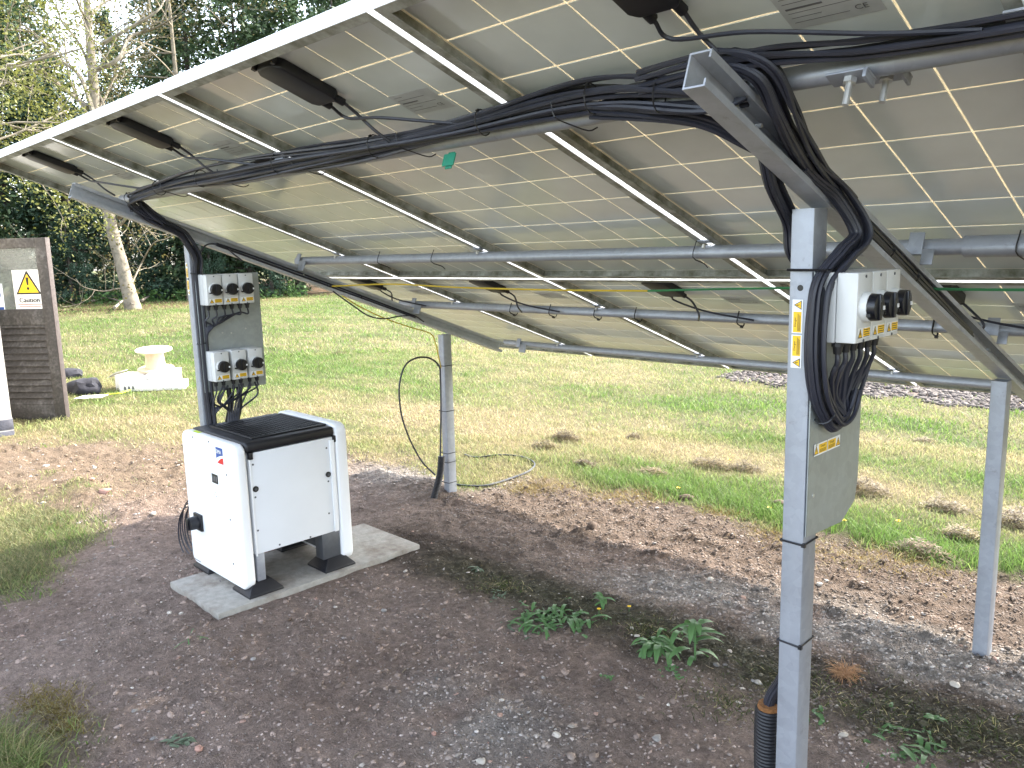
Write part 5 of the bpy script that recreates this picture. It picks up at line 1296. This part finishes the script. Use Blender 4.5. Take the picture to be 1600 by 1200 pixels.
plant(298, 1010, 6, .06, .0022, 'torn green grass leaves lying on the soil', 'weed', .15, .4, seed=12, spread=.02)
plant(745, 885, 7, .04, .005, 'pale small weed seedling at the left of the dark strip', 'weed_grey', .8, .8, seed=16, spread=.006)
plant(955, 1060, 7, .018, .005, 'tiny green seedling on the soil below the flowers', 'weed', .5, .5, seed=17, spread=.01)
plant(1460, 1125, 7, .03, .006, 'small bright seedling in the moss at the right', 'weed', .7, .6, seed=18, spread=.008)
c = at_z(32, 640); bt = thing('shrub', 'straggly small shrub at the foot of the louvred door', 'plant', tuple(c)); rg = np.random.default_rng(4); mb = MB(); tips = []
for i in range(5): grow(mb, tips, c+rg.normal(size=3)*np.array([.05, .05, 0]), (rg.normal()*.4, rg.normal()*.4, 1), .006, .24, 1, rg, kids=(2, 3), minr=.002)
mb.build('stem', 'bark', bt); V, F_ = tip_leaves(tips, 2, .03, .012, .024, rg); mesh_arr('foliage', V-c, F_, 'spring_leaf', bt)
# dead grass tuft
c = at_z(1322, 1052); c[2] = hz(c[0], c[1]); tf = thing('dead_grass_tuft', 'rusty brown tuft of dead grass right of the front post', 'dead grass', tuple(c)); mb = MB(); rg = np.random.default_rng(6)
for i in range(170):
    a = rg.uniform(0, 6.28); L = rg.uniform(.04, .085); d = np.array([math.cos(a), math.sin(a), rg.uniform(.1, 1.2)]); b = c+np.array([rg.normal()*.015, rg.normal()*.015, 0]); m_ = b+nz(d)*L*.5; e = m_+nz(d+np.array([0, 0, -.9]))*L*.5
    mb.tube([b, m_, e], [.0012, .001, .0004], 3, caps=False)
mb.build('blade', 'straw', tf, kind='stuff')
FL = [(1060, 764, 'yellow dandelion beside the brown clod at the lawn edge'), (1202, 797, 'yellow dandelion touching the front post in view'), (1319, 817, 'yellow dandelion below the clipped plate corner'), (1403, 820, 'yellow dandelion in the green strip between the right posts'), (936, 960, 'orange flower left of its pair in the moss strip'), (983, 953, 'orange yellow flower right of its pair in the moss strip'), (1140, 720, 'yellow dandelion far out in the dead grass'), (667, 736, 'yellow dandelion left of the middle post foot')]
for u, v, lb in FL:
    c = at_z(u, v+4); c[2] = hz(c[0], c[1]); d_ = float(np.linalg.norm(c-CAM)); hgt = .035 if v < 900 else .022; t = thing('dandelion', lb, 'flower', tuple(c), 'yellow flowers in the grass and soil')
    mb = MB(); mb.tube([c, c+Z*hgt], .0014, 5); mb.build('stem', 'weed', t)
    mb = MB(); r = .013 if v < 900 else .009; rg = np.random.default_rng(u)
    for ring, (rr, el) in enumerate(((r, .25), (r*.75, .6), (r*.45, 1.1))):
        for k in range(14):
            a = 6.283*k/14+ring*.2; d = np.array([math.cos(a), math.sin(a), el]); s_ = np.array([-math.sin(a), math.cos(a), 0])*r*.14; b = c+Z*hgt; mb.add([b-s_, b+s_, b+nz(d)*rr+s_, b+nz(d)*rr-s_], [(0, 1, 2, 3)])
    mb.build('flower_head', 'petal', t)
ST = [(165, 776, .035, 'stone_pink', 'flat pinkish stone on the rubble left of the inverter'), (240, 812, .018, 'stone_pale', 'pale stone near the inverter left side'), (72, 734, .022, 'stone_pale', 'pale stone on the rubble below the building'), (148, 733, .018, 'stone_pale', 'upright pale stone on the rubble mid left'), (145, 764, .022, 'stone_pink', 'pink stone just above the flat pinkish stone'), (68, 790, .016, 'stone_pale', 'pale stone lying in the shaded left grass'), (310, 1168, .018, 'stone_pink', 'reddish flat stone beside the lone grey green weed'), (752, 1188, .015, 'stone_pale', 'pale pointed stone at the bottom middle'), (678, 1148, .011, 'stone_pink', 'red pebble at the bottom middle'), (1318, 1152, .014, 'stone_pale', 'yellowish round stone right of the front post foot'), (1072, 777, .045, 'soilclod', 'dark brown clod below the dandelion at the lawn edge'), (1218, 788, .04, 'soilclod', 'dark clod touching the front post at the lawn edge'), (925, 826, .03, 'soilclod', 'squarish brown clod on the soil right of the middle'), (1110, 912, .018, 'stone_pale', 'flat pale stone on the gravelly soil left of the front post'), (995, 995, .011, 'stone_pale', 'white pebble left of the leafy weed clump'), (987, 981, .010, 'stone_pale', 'pale pebble above the white pebble by the weeds'), (1492, 1074, .016, 'stone_pale', 'pale stone below the right rear post'), (600, 955, .014, 'stone_grey', 'grey brown clod in front of the slab right side'), (452, 972, .012, 'soilclod', 'round soil clod in front of the slab corner'), (265, 962, .011, 'stone_pale', 'pale pebble left of the slab near corner'), (284, 962, .011, 'stone_pale', 'pale pebble at the slab near corner'), (1185, 1063, .014, 'stone_pale', 'cream stone beside the conduit foam'), (1280, 914, .014, 'stone_pale', 'long pale stone right of the front post on the gravelly soil'), (1026, 1155, .016, 'stone_grey', 'brown flat stone at the bottom right of centre'), (870, 1148, .013, 'stone_pale', 'pale pebble at the bottom centre')]
for i, (u, v, r, mt_, lb) in enumerate(ST):
    c = at_z(u, v); c[2] = hz(c[0], c[1]); rg = np.random.default_rng(100+i); V = IV*(1+rg.uniform(-.25, .25, (len(IV), 1)))*np.array([1.25, .9, .65])*r; a = rg.uniform(0, 6.28)
    V = np.c_[V[:, 0]*math.cos(a)-V[:, 1]*math.sin(a), V[:, 0]*math.sin(a)+V[:, 1]*math.cos(a), V[:, 2]]
    mb = MB(); mb.add(V+c+Z*r*.25, [tuple(f) for f in IF]); o = mb.build('clod' if mt_ == 'soilclod' else 'stone', mt_, bevel=r*.08, seg=1)
    tag(o, lb, 'clod' if mt_ == 'soilclod' else 'stone', 'loose stones and clods on the soil')
